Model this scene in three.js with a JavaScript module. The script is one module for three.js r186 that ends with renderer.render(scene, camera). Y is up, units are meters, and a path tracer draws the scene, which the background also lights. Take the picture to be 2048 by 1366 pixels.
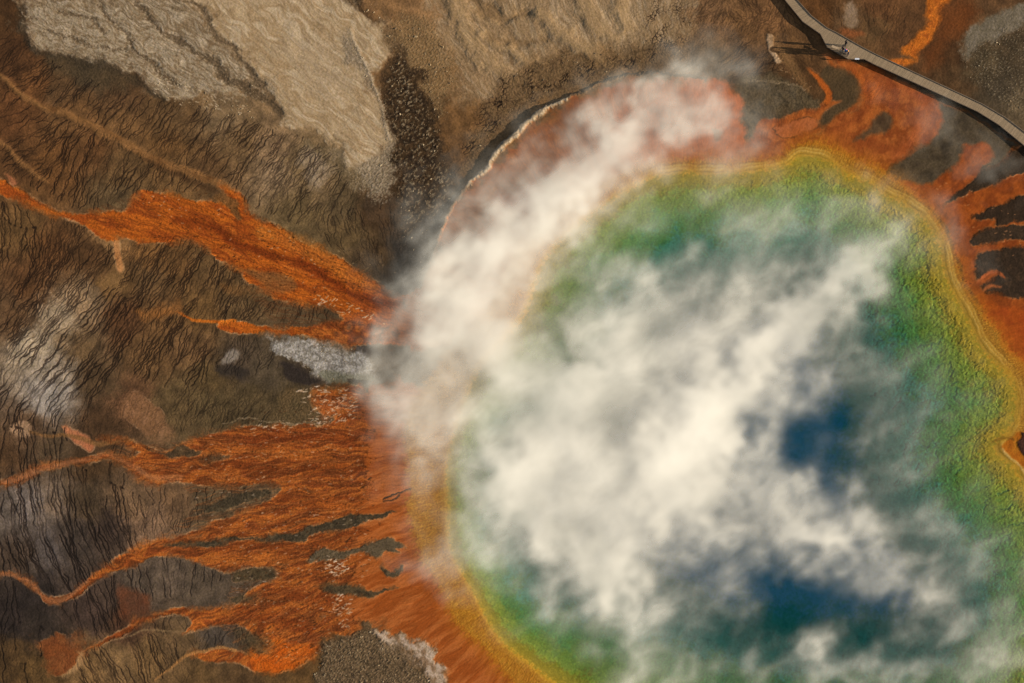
import * as THREE from 'three';
import { MarchingCubes } from 'three/addons/objects/MarchingCubes.js';
import { mergeGeometries } from 'three/addons/utils/BufferGeometryUtils.js';
import { createNoise2D, createNoise3D } from 'simplex-noise';

// ------------------------------------------------------------------ camera, sky, sun, exposure
// One photograph pixel (2048 x 1366) spans S metres on the ground; the camera looks straight down from ALT metres onto the point (NX, NY) of the picture.
const T0 = Date.now(), say = (t) => console.log(t, ((Date.now() - T0) / 1000).toFixed(1));
const S = 0.09, ALT = 112, NX = 1480, NY = 760, PW = 2048, PH = 1366;
const scene = new THREE.Scene();
const camera = new THREE.PerspectiveCamera(2 * Math.atan(PH / 2 * S / ALT) * 180 / Math.PI, PW / PH, 1, 12000);
camera.up.set(0, 0, -1); camera.position.set(0, ALT, 0); camera.lookAt(0, 0, 0);
camera.setViewOffset(PW, PH, PW / 2 - NX, PH / 2 - NY, PW, PH);
const SUN_UP = 10 * Math.PI / 180, SUN_TURN = 4.5 * Math.PI / 180;
const sunDir = new THREE.Vector3(Math.cos(SUN_UP) * Math.cos(SUN_TURN), Math.sin(SUN_UP), Math.cos(SUN_UP) * Math.sin(SUN_TURN));
// a clear, slightly hazy morning sky: warm and paler low down, brighter on the sun's side
{ const W = 256, H = 128, d = new Float32Array(W * H * 4), low = [0.16, 0.15, 0.13], top = [0.075, 0.093, 0.108];
  for (let j = 0; j < H; j++) for (let k = 0; k < W; k++) {
    const up = ((j + 0.5) / H - 0.5) * Math.PI, round = ((k + 0.5) / W - 0.5) * 2 * Math.PI, y = Math.sin(up), near = (Math.cos(up) * Math.cos(round) * sunDir.x + y * sunDir.y + Math.cos(up) * Math.sin(round) * sunDir.z + 1) / 2, t = Math.sqrt(Math.max(0, y)), b = 0.85 + 0.4 * near ** 3;
    for (let c = 0; c < 3; c++) d[(j * W + k) * 4 + c] = (low[c] + (top[c] - low[c]) * t) * b; d[(j * W + k) * 4 + 3] = 1;
  }
  const t = new THREE.DataTexture(d, W, H, THREE.RGBAFormat, THREE.FloatType); t.mapping = THREE.EquirectangularReflectionMapping; t.magFilter = t.minFilter = THREE.LinearFilter; t.needsUpdate = true; scene.background = t; scene.environment = t;
}
const sun = new THREE.DirectionalLight(new THREE.Color(1, 0.82, 0.55), 5);
sun.position.copy(sunDir).multiplyScalar(300); sun.castShadow = true; sun.shadow.mapSize.set(4096, 4096);
Object.assign(sun.shadow.camera, { left: -130, right: 130, top: 130, bottom: -130, near: 1, far: 700 });
sun.name = 'sun'; scene.add(sun, sun.target);
const renderer = new THREE.WebGLRenderer({ antialias: true });
renderer.shadowMap.enabled = true; renderer.toneMapping = THREE.LinearToneMapping; renderer.toneMappingExposure = 3.85;

// ------------------------------------------------------------------ helpers
function rng(seed) { let a = seed >>> 0; return () => { a = a + 0x6D2B79F5 | 0; let t = Math.imul(a ^ a >>> 15, 1 | a); t = t + Math.imul(t ^ t >>> 7, 61 | t) ^ t; return ((t ^ t >>> 14) >>> 0) / 4294967296; }; }
const n2 = createNoise2D(rng(11)), n2b = createNoise2D(rng(23)), n3 = createNoise3D(rng(37)), R = rng(5);
const clamp = (x, a = 0, b = 1) => x < a ? a : x > b ? b : x;
const sst = (a, b, x) => { const t = clamp((x - a) / (b - a)); return t * t * (3 - 2 * t); };
const mix = (a, b, t) => a + (b - a) * t;
const fbm = (x, y, o = 4, n = n2) => { let s = 0, a = 0.5, f = 1; for (let i = 0; i < o; i++, a *= 0.5, f *= 2.03) s += a * n(x * f + i * 17.3, y * f - i * 9.1); return s; };
const lin = (c) => { c /= 255; return c <= 0.04045 ? c / 12.92 : ((c + 0.055) / 1.055) ** 2.4; };
const toS = (c) => 255 * (c <= 0.0031308 ? c * 12.92 : 1.055 * c ** (1 / 2.4) - 0.055);
// photograph pixel -> place in the scene at height h
const at = (x, y, h = 0) => new THREE.Vector3((x - NX) * S * (ALT - h) / ALT, h, (y - NY) * S * (ALT - h) / ALT);
// A surface whose flat, sunlit colour in the photograph is rgb (0..255) has this base colour: the light on flat open ground divided out.
const LIT = [1.41, 1.28, 1.04];
const base = (r, g, b) => new THREE.Color().setRGB(Math.min(0.95, lin(r) / LIT[0]), Math.min(0.95, lin(g) / LIT[1]), Math.min(0.95, lin(b) / LIT[2]));
const names = new Map();
function numbered(n) { const k = names.get(n) ?? 0; names.set(n, k + 1); return k ? n + '_' + String(k).padStart(3, '0') : n; }
function shade(o) { o.traverse((c) => { if (c.isMesh) { c.castShadow = true; c.receiveShadow = true; } }); return o; }
function tag(o, label, category, group, kind) { if (label) o.userData.label = label; if (category) o.userData.category = category; if (group) o.userData.group = group; if (kind) o.userData.kind = kind; return o; }

// ------------------------------------------------------------------ the ground sheet: colour, relief
// Rasters over the picture's patch of ground and a margin round it, PX photograph pixels per cell.
const X0 = -170, Y0 = -120, X1 = 2218, Y1 = 1486, TW = 2048, TH = 1376, PX = (X1 - X0) / TW, PY = (Y1 - Y0) / TH, N = TW * TH;
const cr = new Float32Array(N), cg = new Float32Array(N), cb = new Float32Array(N);      // colour as lit flat ground shows it
const hc = new Float32Array(N), hf = new Float32Array(N);                                // relief in metres: modelled, and fine
const grain = new Float32Array(N).fill(1), streak = new Float32Array(N).fill(0.35);      // how far the colour varies in grains and along the flow
const wet = new Float32Array(N);                                                         // 1 where a film of water makes it smooth
const wax = new Float32Array(N), way = new Float32Array(N), wbx = new Float32Array(N), wby = new Float32Array(N);
const px = (i) => X0 + (i % TW + 0.5) * PX, py = (i) => Y0 + ((i / TW | 0) + 0.5) * PY;
for (let j = 0, i = 0; j < TH; j++) for (let k = 0; k < TW; k++, i++) {
  const x = X0 + (k + 0.5) * PX, y = Y0 + (j + 0.5) * PY;
  wax[i] = n2(x / 70, y / 70) + 0.5 * n2b(x / 31, y / 31); way[i] = n2(x / 70 + 40, y / 70 - 9) + 0.5 * n2b(x / 31 + 17, y / 31);
  wbx[i] = n2(x / 13, y / 13 + 70) + 0.6 * n2b(x / 5.5, y / 5.5); wby[i] = n2(x / 13 - 33, y / 13) + 0.6 * n2b(x / 5.5 - 8, y / 5.5 + 3);
}
const blend = (i, c, a) => { cr[i] += (c[0] - cr[i]) * a; cg[i] += (c[1] - cg[i]) * a; cb[i] += (c[2] - cb[i]) * a; };
function curve(p, closed, n = 3) {   // Catmull-Rom through the points
  const out = [], m = p.length;
  for (let k = 0; k < (closed ? m : m - 1); k++) {
    const g = (q) => closed ? p[(q + m) % m] : p[Math.min(Math.max(q, 0), m - 1)], [a, b, c, d] = [g(k - 1), g(k), g(k + 1), g(k + 2)];
    for (let s = 0; s < n; s++) { const t = s / n; out.push(b.map((_, e) => 0.5 * (2 * b[e] + (c[e] - a[e]) * t + (2 * a[e] - 5 * b[e] + 4 * c[e] - d[e]) * t * t + (3 * b[e] - a[e] - 3 * c[e] + d[e]) * t * t * t))); }
  }
  if (!closed) out.push(p[m - 1]);
  return out;
}
// A signed distance (below 0 inside) sampled on a coarse grid. Closed outline, or a line whose points carry a half width.
function field(points, { closed = true, margin = 40, step = 3 } = {}) {
  const p = curve(points, closed, 3), xs = p.map((q) => q[0]), ys = p.map((q) => q[1]), w = closed ? 0 : Math.max(...p.map((q) => q[2]));
  const x0 = Math.min(...xs) - margin - w, y0 = Math.min(...ys) - margin - w, gw = Math.ceil((Math.max(...xs) + margin + w - x0) / step) + 2, gh = Math.ceil((Math.max(...ys) + margin + w - y0) / step) + 2, d = new Float32Array(gw * gh), m = p.length;
  const exact = (k, j) => {
    const x = x0 + k * step, y = y0 + j * step; let best = 1e9, inside = false;
    for (let a = closed ? 0 : 1, b = closed ? m - 1 : 0; a < m; b = a++) {
      const ax = X[a], ay = Y[a], dx = X[b] - ax, dy = Y[b] - ay; let t = ((x - ax) * dx + (y - ay) * dy) * L[a]; t = t < 0 ? 0 : t > 1 ? 1 : t;
      const ex = x - ax - dx * t, ey = y - ay - dy * t, e = closed ? ex * ex + ey * ey : Math.sqrt(ex * ex + ey * ey) - (WD[a] + (WD[b] - WD[a]) * t);
      if (e < best) best = e;
      if (closed && (ay > y) !== (Y[b] > y) && x < dx * (y - ay) / dy + ax) inside = !inside;
    }
    if (closed) best = Math.sqrt(best);
    return inside ? -best : best;
  };
  const X = Float64Array.from(xs), Y = Float64Array.from(ys), WD = Float64Array.from(p, (q) => q[2] ?? 0), L = Float64Array.from(p, (q, a) => { const b = closed ? (a + m - 1) % m : Math.max(0, a - 1); return 1 / ((X[b] - q[0]) ** 2 + (Y[b] - q[1]) ** 2 + 1e-9); });
  for (let j = 0; j < gh; j += 4) for (let k = 0; k < gw; k += 4) d[j * gw + k] = exact(k, j);
  for (let j = 0; j < gh; j++) for (let k = 0; k < gw; k++) {   // near the outline every node is measured; elsewhere the coarse ones are joined up
    if (!(j & 3) && !(k & 3)) continue;
    const j0 = j & ~3, k0 = k & ~3, i0 = j0 * gw + k0;
    if (j0 + 4 >= gh || k0 + 4 >= gw || Math.abs(d[i0]) < 7 * step + 6) { d[j * gw + k] = exact(k, j); continue; }
    const s = (k - k0) / 4, t = (j - j0) / 4; d[j * gw + k] = mix(mix(d[i0], d[i0 + 4], s), mix(d[i0 + 4 * gw], d[i0 + 4 * gw + 4], s), t);
  }
  const get = (x, y) => { const u = clamp((x - x0) / step, 0, gw - 1.001), v = clamp((y - y0) / step, 0, gh - 1.001), k = u | 0, j = v | 0, i = j * gw + k, s = u - k, t = v - j; return mix(mix(d[i], d[i + 1], s), mix(d[i + gw], d[i + gw + 1], s), t); };
  return { get, box: [x0, y0, x0 + gw * step, y0 + gh * step], margin };
}
function over(f, wa, wb, fn) {   // fn(cell, signed distance, x, y) for the cells near or inside
  const [x0, y0, x1, y1] = f.box, k0 = Math.max(0, Math.floor((x0 - X0) / PX)), k1 = Math.min(TW, Math.ceil((x1 - X0) / PX)), j0 = Math.max(0, Math.floor((y0 - Y0) / PY)), j1 = Math.min(TH, Math.ceil((y1 - Y0) / PY));
  for (let j = j0; j < j1; j++) for (let k = k0; k < k1; k++) {
    const i = j * TW + k, x = X0 + (k + 0.5) * PX, y = Y0 + (j + 0.5) * PY, d = f.get(x + wa * wax[i] + wb * wbx[i], y + wa * way[i] + wb * wby[i]);
    if (d < f.margin * 0.9) fn(i, d, x, y);
  }
}
const TONE = [0, 0, 0];
const tone = (cs, x, y, sc = 60, seed = 0, flow = false) => {   // one colour, or a wandering mixture of several
  if (typeof cs[0] === 'number') return cs; if (cs.length < 2) return cs[0];
  if (flow) { const dx = x - 1450, dy = y - 850, r = Math.hypot(dx, dy); y = Math.atan2(dy, dx) * 1700 + 12 * n2(x / 60, y / 60); x = r * 0.3; }   // drawn out along the run-off from the pool
  const t = clamp(0.5 + 0.75 * fbm(x / sc + seed, y / sc - seed, 3)) * (cs.length - 1), k = Math.min(cs.length - 2, t | 0), s = t - k, a = cs[k], b = cs[k + 1];
  TONE[0] = a[0] + (b[0] - a[0]) * s; TONE[1] = a[1] + (b[1] - a[1]) * s; TONE[2] = a[2] + (b[2] - a[2]) * s; return TONE;
};
let seedNow = 0;
const lace = (x, y) => n2(x / 11, y / 11) + 0.7 * n2b(x / 4.5, y / 4.5);
function area(points, cs, o = {}) {
  const { wa: wa0 = 5, wb: wb0 = 3, soft = 3, a = 1, rise = 0, slope = 6, gr, st, rim, wt, sc = 60, flow = false, feather = 0, flat = 0, line = false, step = 3 } = o, f = field(points, { closed: !line, margin: Math.max(24, soft * (2 + 2.5 * feather), slope * 2), step }), seed = ++seedNow * 7.7, wa = wa0, wb = wb0 * 0.5;
  over(f, wa, wb, (i, d, x, y) => {
    let s = soft, crisp = 1;
    if (feather) { const q = clamp(0.5 + 0.9 * n2(x / 90 + seed, y / 90) + 0.4 * n2b(x / 30, y / 30 + seed)); s = soft * (0.7 + 4 * feather * q * q); crisp = 1 - q; }   // crisp here, feathered there
    const m = a * (1 - sst(-s, s, d + (feather ? 0.25 * s * lace(x, y) : 0)));
    if (flat && m > 0) hc[i] *= 1 - flat * m;
    if (m > 0.003) {
      blend(i, tone(cs, x, y, sc, seed, flow), m);
      if (gr !== undefined) grain[i] += (gr - grain[i]) * m;
      if (st !== undefined) streak[i] += (st - streak[i]) * m;
      if (wt !== undefined) wet[i] += (wt - wet[i]) * m;
    }
    if (rise) hc[i] += rise * (1 - sst(-slope, slope, d));
    if (rim) { const [w, c, ra, up = 0] = rim, t = Math.exp(-(((d - 1) / w) ** 2)); if (t > 0.02) { const g = clamp(0.75 + 0.9 * n2(x / 45 + seed, y / 45)); blend(i, c, t * ra * g * crisp); hc[i] += up * t * crisp; } }
  });
}
// broken crust: ragged plates of sinter standing a little proud of the mud
function crust(outline, size, cs, { lift = 0.06, cover = 0.15, a = 0.9, soft = 14, turn = 0.7 } = {}) {
  const f = field(outline, { margin: 30 }), seed = ++seedNow * 3.3, c = Math.cos(turn), s = Math.sin(turn);
  over(f, 8, 4, (i, d, x, y) => {
    const inside = 1 - sst(-soft, soft, d); if (inside < 0.02) return;
    const u = (x * c - y * s) / size, v = (x * s + y * c) / (size * 0.6), q = n2(u + seed, v) + 0.55 * n2b(u * 2.1, v * 2.1 + seed) + 0.3 * n2(u * 4.7, v * 4.7), big = n2b(x / 70 + seed, y / 70), m = sst(cover - 0.5 * inside * 0 - 0.25 * big, cover + 0.28 - 0.25 * big, q - (1 - inside) * 1.2) * inside;
    if (m > 0.02) { blend(i, tone(cs, x, y, size * 0.8, seed), m * a); hc[i] += lift * m * (0.6 + 0.4 * n2(u * 3, v * 3)); }
  });
}
const stroke = (points, cs, o = {}) => area(points, cs, { wa: 2, wb: 1.5, soft: 2, ...o, line: true });
// Base colours of the bare ground, read from the photograph at these places: [x, y, r, g, b]
const SOIL = [
  [10,20,70,48,28],[20,120,75,50,30],[60,180,105,70,40],[20,230,95,62,36],[30,330,85,58,34],[120,180,90,66,42],[170,140,70,58,42],[150,230,105,75,45],[250,180,85,62,40],[250,260,112,82,50],[350,230,95,72,46],[330,300,100,72,42],[450,230,120,98,70],[480,290,105,82,54],[540,300,130,105,76],[420,340,95,70,44],[550,340,135,112,84],[600,330,110,90,62],[640,370,120,98,68],[680,400,85,70,48],[600,430,100,82,54],[700,470,92,74,48],[740,520,75,58,38],[760,420,70,52,34],[180,300,95,65,38],[250,350,95,72,45],[100,330,100,68,38],[350,360,110,82,50],[230,390,90,72,48],
  [40,460,100,74,44],[100,500,92,62,36],[180,510,80,56,34],[60,560,88,60,36],[220,480,130,98,62],[290,500,118,84,48],[350,520,100,72,42],[420,540,98,74,46],[300,560,95,72,46],[240,550,95,70,42],[30,640,95,70,46],[60,690,165,148,122],[120,630,160,140,112],[110,740,150,135,115],[170,610,140,115,85],[160,700,100,78,52],[200,760,80,62,42],[100,790,150,140,128],[250,640,85,58,36],[320,640,105,76,46],[300,720,100,74,46],[380,700,105,78,50],[400,620,105,78,46],[480,600,95,74,48],[420,760,88,70,44],[260,800,95,66,44],[350,800,92,74,48],[420,800,85,70,46],[500,800,80,66,44],[560,820,75,62,42],[480,720,75,62,48],[530,740,78,66,50],[200,850,72,52,34],[60,860,92,70,50],[20,920,80,58,38],[100,900,80,64,46],[180,930,70,52,34],
  [20,1020,95,84,74],[60,1010,120,108,98],[110,1000,118,100,82],[170,1000,72,58,42],[220,1060,60,48,40],[150,1080,66,56,48],[90,1100,85,76,70],[40,1120,72,58,46],[260,1010,110,86,62],[290,1050,125,98,74],[350,990,105,80,56],[420,1000,85,70,50],[60,1190,45,38,34],[20,1240,46,38,34],[80,1240,50,42,36],[20,1320,75,56,34],[70,1340,88,66,38],[180,1220,66,52,44],[220,1200,72,58,48],[280,1170,80,68,56],[330,1150,92,78,64],[400,1160,85,72,58],[250,1240,70,48,34],[180,1330,120,92,58],[240,1330,118,92,60],[300,1320,112,86,54],[360,1290,100,78,52],[430,1265,74,64,54],[400,1340,95,72,44],[500,1350,80,60,38],[560,1355,85,64,38],[620,1350,90,66,38],
  [800,60,120,90,58],[870,30,140,106,70],[950,60,142,112,76],[1050,60,140,112,78],[1000,130,150,118,82],[1150,50,150,124,92],[1250,50,158,132,98],[1340,60,125,98,66],[900,150,118,86,52],[950,230,110,80,48],[1100,150,112,84,52],[1200,120,115,88,56],[1300,110,110,84,54],[1000,260,108,80,50],[920,330,95,68,40],[880,400,62,46,30],[830,480,50,40,32],[800,560,52,42,32],[820,350,66,48,30],[850,200,80,58,36],
  [1420,30,115,86,58],[1480,50,110,80,50],[1540,40,112,80,50],[1430,120,92,74,52],[1500,120,86,64,42],[1600,80,100,72,44],[1500,170,72,56,38],[1600,150,75,52,30],[1560,200,75,60,42],[1640,20,85,56,30],[1700,40,92,68,44],[1680,90,95,66,40],[1750,60,92,68,42],[1760,20,95,64,38],[1800,80,88,60,36],[1930,30,95,58,30],[1980,20,90,64,40],[1900,100,70,46,26],[1960,120,72,60,42],[2030,100,66,54,38],[2000,180,66,56,42],[2040,220,95,80,58],[1900,180,80,58,36],[1920,240,70,58,42],[1990,280,72,62,50],[1880,320,66,54,38],[2000,320,58,46,32],[2030,420,52,36,24],[2020,530,56,40,26]];
// Lie of the drainage channels: [x, y, degrees anticlockwise from the picture's x axis]
const LIE = [[60,200,35],[200,180,50],[350,260,48],[500,300,50],[620,370,52],[680,330,45],[60,300,25],[150,330,70],[300,370,60],[60,420,100],[60,500,80],[150,520,65],[220,560,45],[60,600,55],[150,640,45],[60,700,47],[130,780,50],[40,800,60],[30,880,95],[100,900,95],[230,640,60],[330,560,55],[420,560,60],[300,700,62],[400,720,65],[300,800,60],[250,860,70],[60,1020,98],[140,1040,105],[200,1080,115],[100,1130,120],[20,1250,90],[60,1280,88],[200,1220,110],[320,1150,92],[400,1160,85],[200,1330,120],[300,1310,105],[370,1350,110],[450,1280,70],[480,700,70],[560,760,60],[360,820,65],[420,980,100],[420,1020,80],[560,590,60],[640,620,80],[700,480,115],[1420,30,50],[1500,60,40],[1480,20,130],[1560,130,30],[1600,100,120],[1950,150,60]];
const GS = 8, gw = Math.ceil((X1 - X0) / GS) + 2, gh = Math.ceil((Y1 - Y0) / GS) + 2;
const soil = [0, 1, 2].map(() => new Float32Array(gw * gh)), lieC = new Float32Array(gw * gh), lieS = new Float32Array(gw * gh);
for (let j = 0, i = 0; j < gh; j++) for (let k = 0; k < gw; k++, i++) {
  const x = X0 + k * GS, y = Y0 + j * GS; let w = 0, r = 0, g = 0, b = 0, c = 0, s = 0;
  for (const q of SOIL) { const d = ((x - q[0]) ** 2 + (y - q[1]) ** 2 + 150) ** -2; w += d; r += q[2] * d; g += q[3] * 0.97 * d; b += q[4] * 0.95 * d; }
  soil[0][i] = r / w; soil[1][i] = g / w; soil[2][i] = b / w;
  for (const q of LIE) { const d = ((x - q[0]) ** 2 + (y - q[1]) ** 2 + 400) ** -1.5, a = q[2] * Math.PI / 90; c += Math.cos(a) * d; s += Math.sin(a) * d; }
  const t = Math.atan2(s, c) / 2; lieC[i] = Math.cos(2 * t); lieS[i] = Math.sin(2 * t);
}
const coarse = (a, x, y) => { const u = clamp((x - X0) / GS, 0, gw - 1.01), v = clamp((y - Y0) / GS, 0, gh - 1.01), k = u | 0, j = v | 0, i = j * gw + k, s = u - k, t = v - j; return mix(mix(a[i], a[i + 1], s), mix(a[i + gw], a[i + gw + 1], s), t); };
const lieAt = (x, y) => Math.atan2(coarse(lieS, x, y), coarse(lieC, x, y)) / 2;
for (let i = 0; i < N; i++) {
  const x = px(i) + 9 * wax[i] + 5 * wbx[i], y = py(i) + 9 * way[i] + 5 * wby[i], v = 1 + 0.16 * n2(px(i) / 38, py(i) / 38 + 5) + 0.1 * wbx[i] * 0.6;
  cr[i] = coarse(soil[0], x, y) * v; cg[i] = coarse(soil[1], x, y) * v; cb[i] = coarse(soil[2], x, y) * v;
  hc[i] = 0.018 * wax[i] + 0.005 * wbx[i];
}
say('soil');

// Pale sinter sheets, raised a little above the mats
const PALE = [[150,130,104],[172,150,122],[142,122,98],[158,134,104],[176,156,130]];
area([[38,-130],[40,0],[46,55],[62,84],[100,106],[130,112],[180,118],[240,140],[290,163],[320,188],[345,198],[385,192],[430,198],[458,196],[470,170],[500,165],[520,175],[548,190],[555,160],[480,115],[430,60],[395,10],[370,-130]], [[132,112,86],[152,132,106],[116,94,68],[162,142,116],[126,104,78]], { wa: 12, wb: 6, soft: 7, feather: 1.2, rise: 0.05, slope: 12, gr: 1.0, st: 1.3, sc: 26, flow: true });
area([[362,-130],[372,0],[410,20],[418,46],[440,78],[478,100],[486,120],[512,150],[548,172],[556,215],[575,248],[620,256],[665,278],[690,330],[715,352],[745,335],[758,300],[776,285],[772,240],[760,210],[745,172],[735,140],[790,115],[778,62],[738,30],[720,10],[700,-130]], [[140,114,84],[172,146,112],[150,122,88],[182,158,126],[160,130,94]], { wa: 12, wb: 5, soft: 7, feather: 1.2, rise: 0.05, slope: 12, gr: 0.7, st: 0.8, sc: 44, flow: true });
area([[690,70],[720,95],[740,150],[765,200],[785,260],[790,330],[775,390],[740,390],[715,340],[770,290],[765,230],[740,175],[715,140],[690,120]], [[140,122,100],[118,100,78],[160,142,118]], { wa: 8, wb: 6, soft: 8, a: 0.8, gr: 1.6, sc: 18 });
area([[600,300],[680,350],[720,372],[700,330],[640,290]], [[126,106,80],[100,82,56]], { wa: 10, wb: 6, soft: 12, gr: 1.5, a: 0.8 });
area([[560,60],[640,90],[690,150],[660,200],[600,160]], [[150,126,98],[172,148,116]], { wa: 20, wb: 6, soft: 20, a: 0.5 });
// brown threads and steps that part the pale sheets
for (const p of [[[372,0,3],[400,14,5],[416,40,4],[438,76,6],[476,98,3],[484,118,4],[505,148,6],[524,170,8]], [[200,0,3],[212,30,5],[240,60,3],[262,80,5],[270,105,4],[300,125,5],[330,150,7],[360,170,5]], [[270,0,3],[292,34,5],[330,64,4],[352,78,7],[390,104,4],[430,130,8],[452,150,9]], [[90,60,2],[140,78,4],[200,92,3],[262,100,4]], [[120,20,3],[180,38,4],[215,68,3]], [[440,150,6],[480,170,10],[520,196,9],[560,230,6]]])
  stroke(p, [[96,76,54],[78,62,44],[112,90,66]], { wa: 5, wb: 5, soft: 3.5, a: 0.8, rise: -0.05, slope: 6, gr: 1.6, sc: 20 });
stroke([[700,60,2],[735,140,2],[760,200,1.5],[772,245,2],[778,280,2]], [186,164,134], { a: 0.6, rise: 0.06 });
stroke([[40,20,4],[44,60,5],[62,92,6],[110,116,7],[180,128,9],[250,152,8],[300,180,6],[330,200,5]], [[60,48,34],[46,38,28]], { wa: 6, wb: 5, soft: 7, a: 0.75, gr: 1.7 });
area([[90,118],[150,122],[215,138],[270,165],[250,180],[190,172],[140,160],[100,140]], [[64,52,36],[84,66,44]], { wa: 9, wb: 6, soft: 10, a: 0.7, gr: 1.6 });
// the dark band strewn with pale chips
area([[700,-130],[725,0],[755,40],[795,66],[815,105],[838,150],[856,200],[880,250],[896,310],[915,355],[900,420],[872,480],[840,560],[800,585],[782,560],[800,500],[795,440],[790,400],[785,330],[790,260],[770,200],[775,140],[790,110],[770,60],[735,28],[690,0]], [[46,34,22],[66,48,30],[36,26,18],[86,66,44]], { wa: 12, wb: 8, soft: 12, a: 0.92, gr: 2.0, sc: 26 });
area([[770,60],[850,40],[900,110],[900,170],[880,240],[860,200],[830,140]], [[112,84,52],[132,104,70],[92,68,42]], { wa: 14, wb: 6, soft: 18, a: 0.75, gr: 1.5, sc: 24 });
// CR
crust([[700,-130],[725,0],[755,40],[800,70],[820,130],[850,200],[880,260],[900,330],[905,380],[880,470],[830,570],[785,570],[800,470],[790,400],[790,260],[765,200],[775,140],[790,110],[770,60],[735,28]], 15, [[128,108,82],[100,80,56],[148,130,102],[84,66,44]], { lift: 0.05, cover: 0.3, a: 0.75 });
crust([[770,40],[860,30],[905,110],[905,190],[880,260],[830,150]], 7, [[138,112,78],[108,84,54]], { lift: 0.04, cover: 0.2 });
crust([[690,60],[735,130],[775,200],[795,300],[780,400],[740,400],[700,350],[755,300],[760,230],[730,150]], 8, [[160,142,116],[128,110,86]], { lift: 0.03, cover: 0.0, a: 0.7 });
crust([[1912,70],[1960,80],[2048,30],[2200,10],[2200,300],[2048,245],[1980,200],[1930,150]], 8, [[120,104,82],[96,82,62],[150,132,106]], { lift: 0.05, cover: 0.42, turn: 0.4 });
crust([[40,10],[240,0],[380,100],[470,170],[540,200],[420,195],[300,165],[180,118],[80,92]], 12, [[164,146,120],[146,126,100]], { lift: 0.008, cover: 0.2, a: 0.6, turn: -0.65 });
area([[860,-120],[1380,-120],[1370,60],[1330,90],[1240,100],[1130,110],[1040,140],[980,190],[920,200],[900,110],[870,40]], [[116,92,64],[148,122,90],[130,104,74],[160,136,106],[108,86,60]], { wa: 12, wb: 4, soft: 14, feather: 0.5, a: 0.75, st: 1.5, gr: 1, sc: 34, flow: true });
// smooth tan ground above the pool with low swells
for (const [p, r] of [[[[905,0,14],[930,60,18],[960,110,16],[1010,150,12],[1060,165,8]], 0.12], [[[960,70,8],[1000,90,12],[1050,118,9],[1080,130,5]], 0.14], [[[940,0,6],[990,30,10],[1045,28,8]], -0.16], [[[1080,30,14],[1130,70,16],[1190,110,12],[1215,125,5]], 0.14], [[[1160,0,16],[1200,60,14],[1235,75,8]], 0.12], [[[1240,0,12],[1250,60,10]], 0.1], [[[975,75,6],[1030,82,9],[1085,80,5]], -0.12]])
  stroke(p, r > 0 ? [[158,128,90],[146,116,80]] : [[104,78,50],[120,92,60]], { wa: 8, wb: 3, soft: 9, a: 0.6, rise: r, slope: 12, gr: 0.6 });
area([[920,330],[960,250],[985,190],[1040,140],[1120,110],[1180,120],[1260,90],[1340,80],[1360,130],[1300,140],[1220,155],[1130,190],[1040,240],[985,300],[940,355]], [[88,66,44],[108,84,56],[72,54,36]], { wa: 16, wb: 8, soft: 18, a: 0.85, gr: 2.0, sc: 22 });
area([[885,420],[905,395],[925,375],[915,410],[880,470],[850,480],[840,450]], [[92,84,76],[60,54,50],[128,118,104]], { wa: 6, wb: 5, soft: 6, a: 0.85, gr: 1.8, sc: 10 });
// grey sinter by the pool's left side, with dark mats round it
area([[537,686],[564,679],[632,682],[690,702],[722,702],[744,712],[750,735],[744,760],[700,762],[642,760],[610,740],[575,716]], [[150,140,128],[118,108,96],[166,156,144],[134,124,110]], { wa: 8, wb: 6, soft: 5, feather: 1.1, rise: 0.04, slope: 10, gr: 1.5, sc: 16 });
area([[640,742],[700,750],[744,752],[744,766],[660,764]], [[120,114,92],[98,92,72]], { wa: 3, wb: 3, soft: 4, a: 0.8 });
area([[560,724],[590,730],[615,748],[645,765],[620,772],[575,755]], [44,36,32], { wa: 5, wb: 4, soft: 6, a: 0.9 });
area([[446,722],[458,704],[476,700],[480,712],[464,730]], [136,122,108], { wa: 4, wb: 4, soft: 5, a: 0.85 });
area([[437,728],[470,732],[500,742],[480,756],[440,748]], [48,40,34], { wa: 5, wb: 4, soft: 8, a: 0.85 });
area([[700,700],[745,690],[760,700],[750,715],[715,704]], [52,42,36], { wa: 4, wb: 4, soft: 5, a: 0.8 });
area([[790,500],[850,440],[880,470],[850,540],[835,585],[795,588]], [[52,44,38],[38,32,28]], { wa: 8, wb: 6, soft: 10, a: 0.8, gr: 1.5 });
stroke([[700,762,4],[742,766,4]], [60,50,40], { a: 0.8 });
// peach and tan pans among the channels
area([[252,790],[275,782],[300,800],[325,830],[345,855],[348,872],[330,880],[290,872],[262,850],[246,820]], [[140,98,66],[122,84,54],[156,110,76]], { wa: 8, wb: 4, soft: 4, feather: 1.2, a: 0.85, gr: 0.9, st: 0.6, rim: [1.5, [170,128,92], 0.7] });
area([[128,850],[150,858],[175,872],[188,888],[180,902],[160,888],[138,872]], [[160,92,58],[180,118,80]], { wa: 3, wb: 2, soft: 3, rim: [1.5, [188,138,100], 0.6] });
area([[228,480],[238,478],[245,520],[246,540],[236,545],[230,520]], [[164,108,62],[184,128,78]], { wa: 2, wb: 1.5, soft: 2.5, rim: [1.5, [186,140,92], 0.7] });
area([[200,560],[235,540],[246,560],[238,585],[215,590]], [[128,94,56],[116,84,50]], { wa: 8, wb: 3, soft: 8 });
area([[10,352],[24,354],[34,366],[20,368]], [150,92,58], { soft: 3 });
area([[20,850],[50,845],[60,870],[30,872]], [150,116,86], { soft: 4, wb: 4 });
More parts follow.
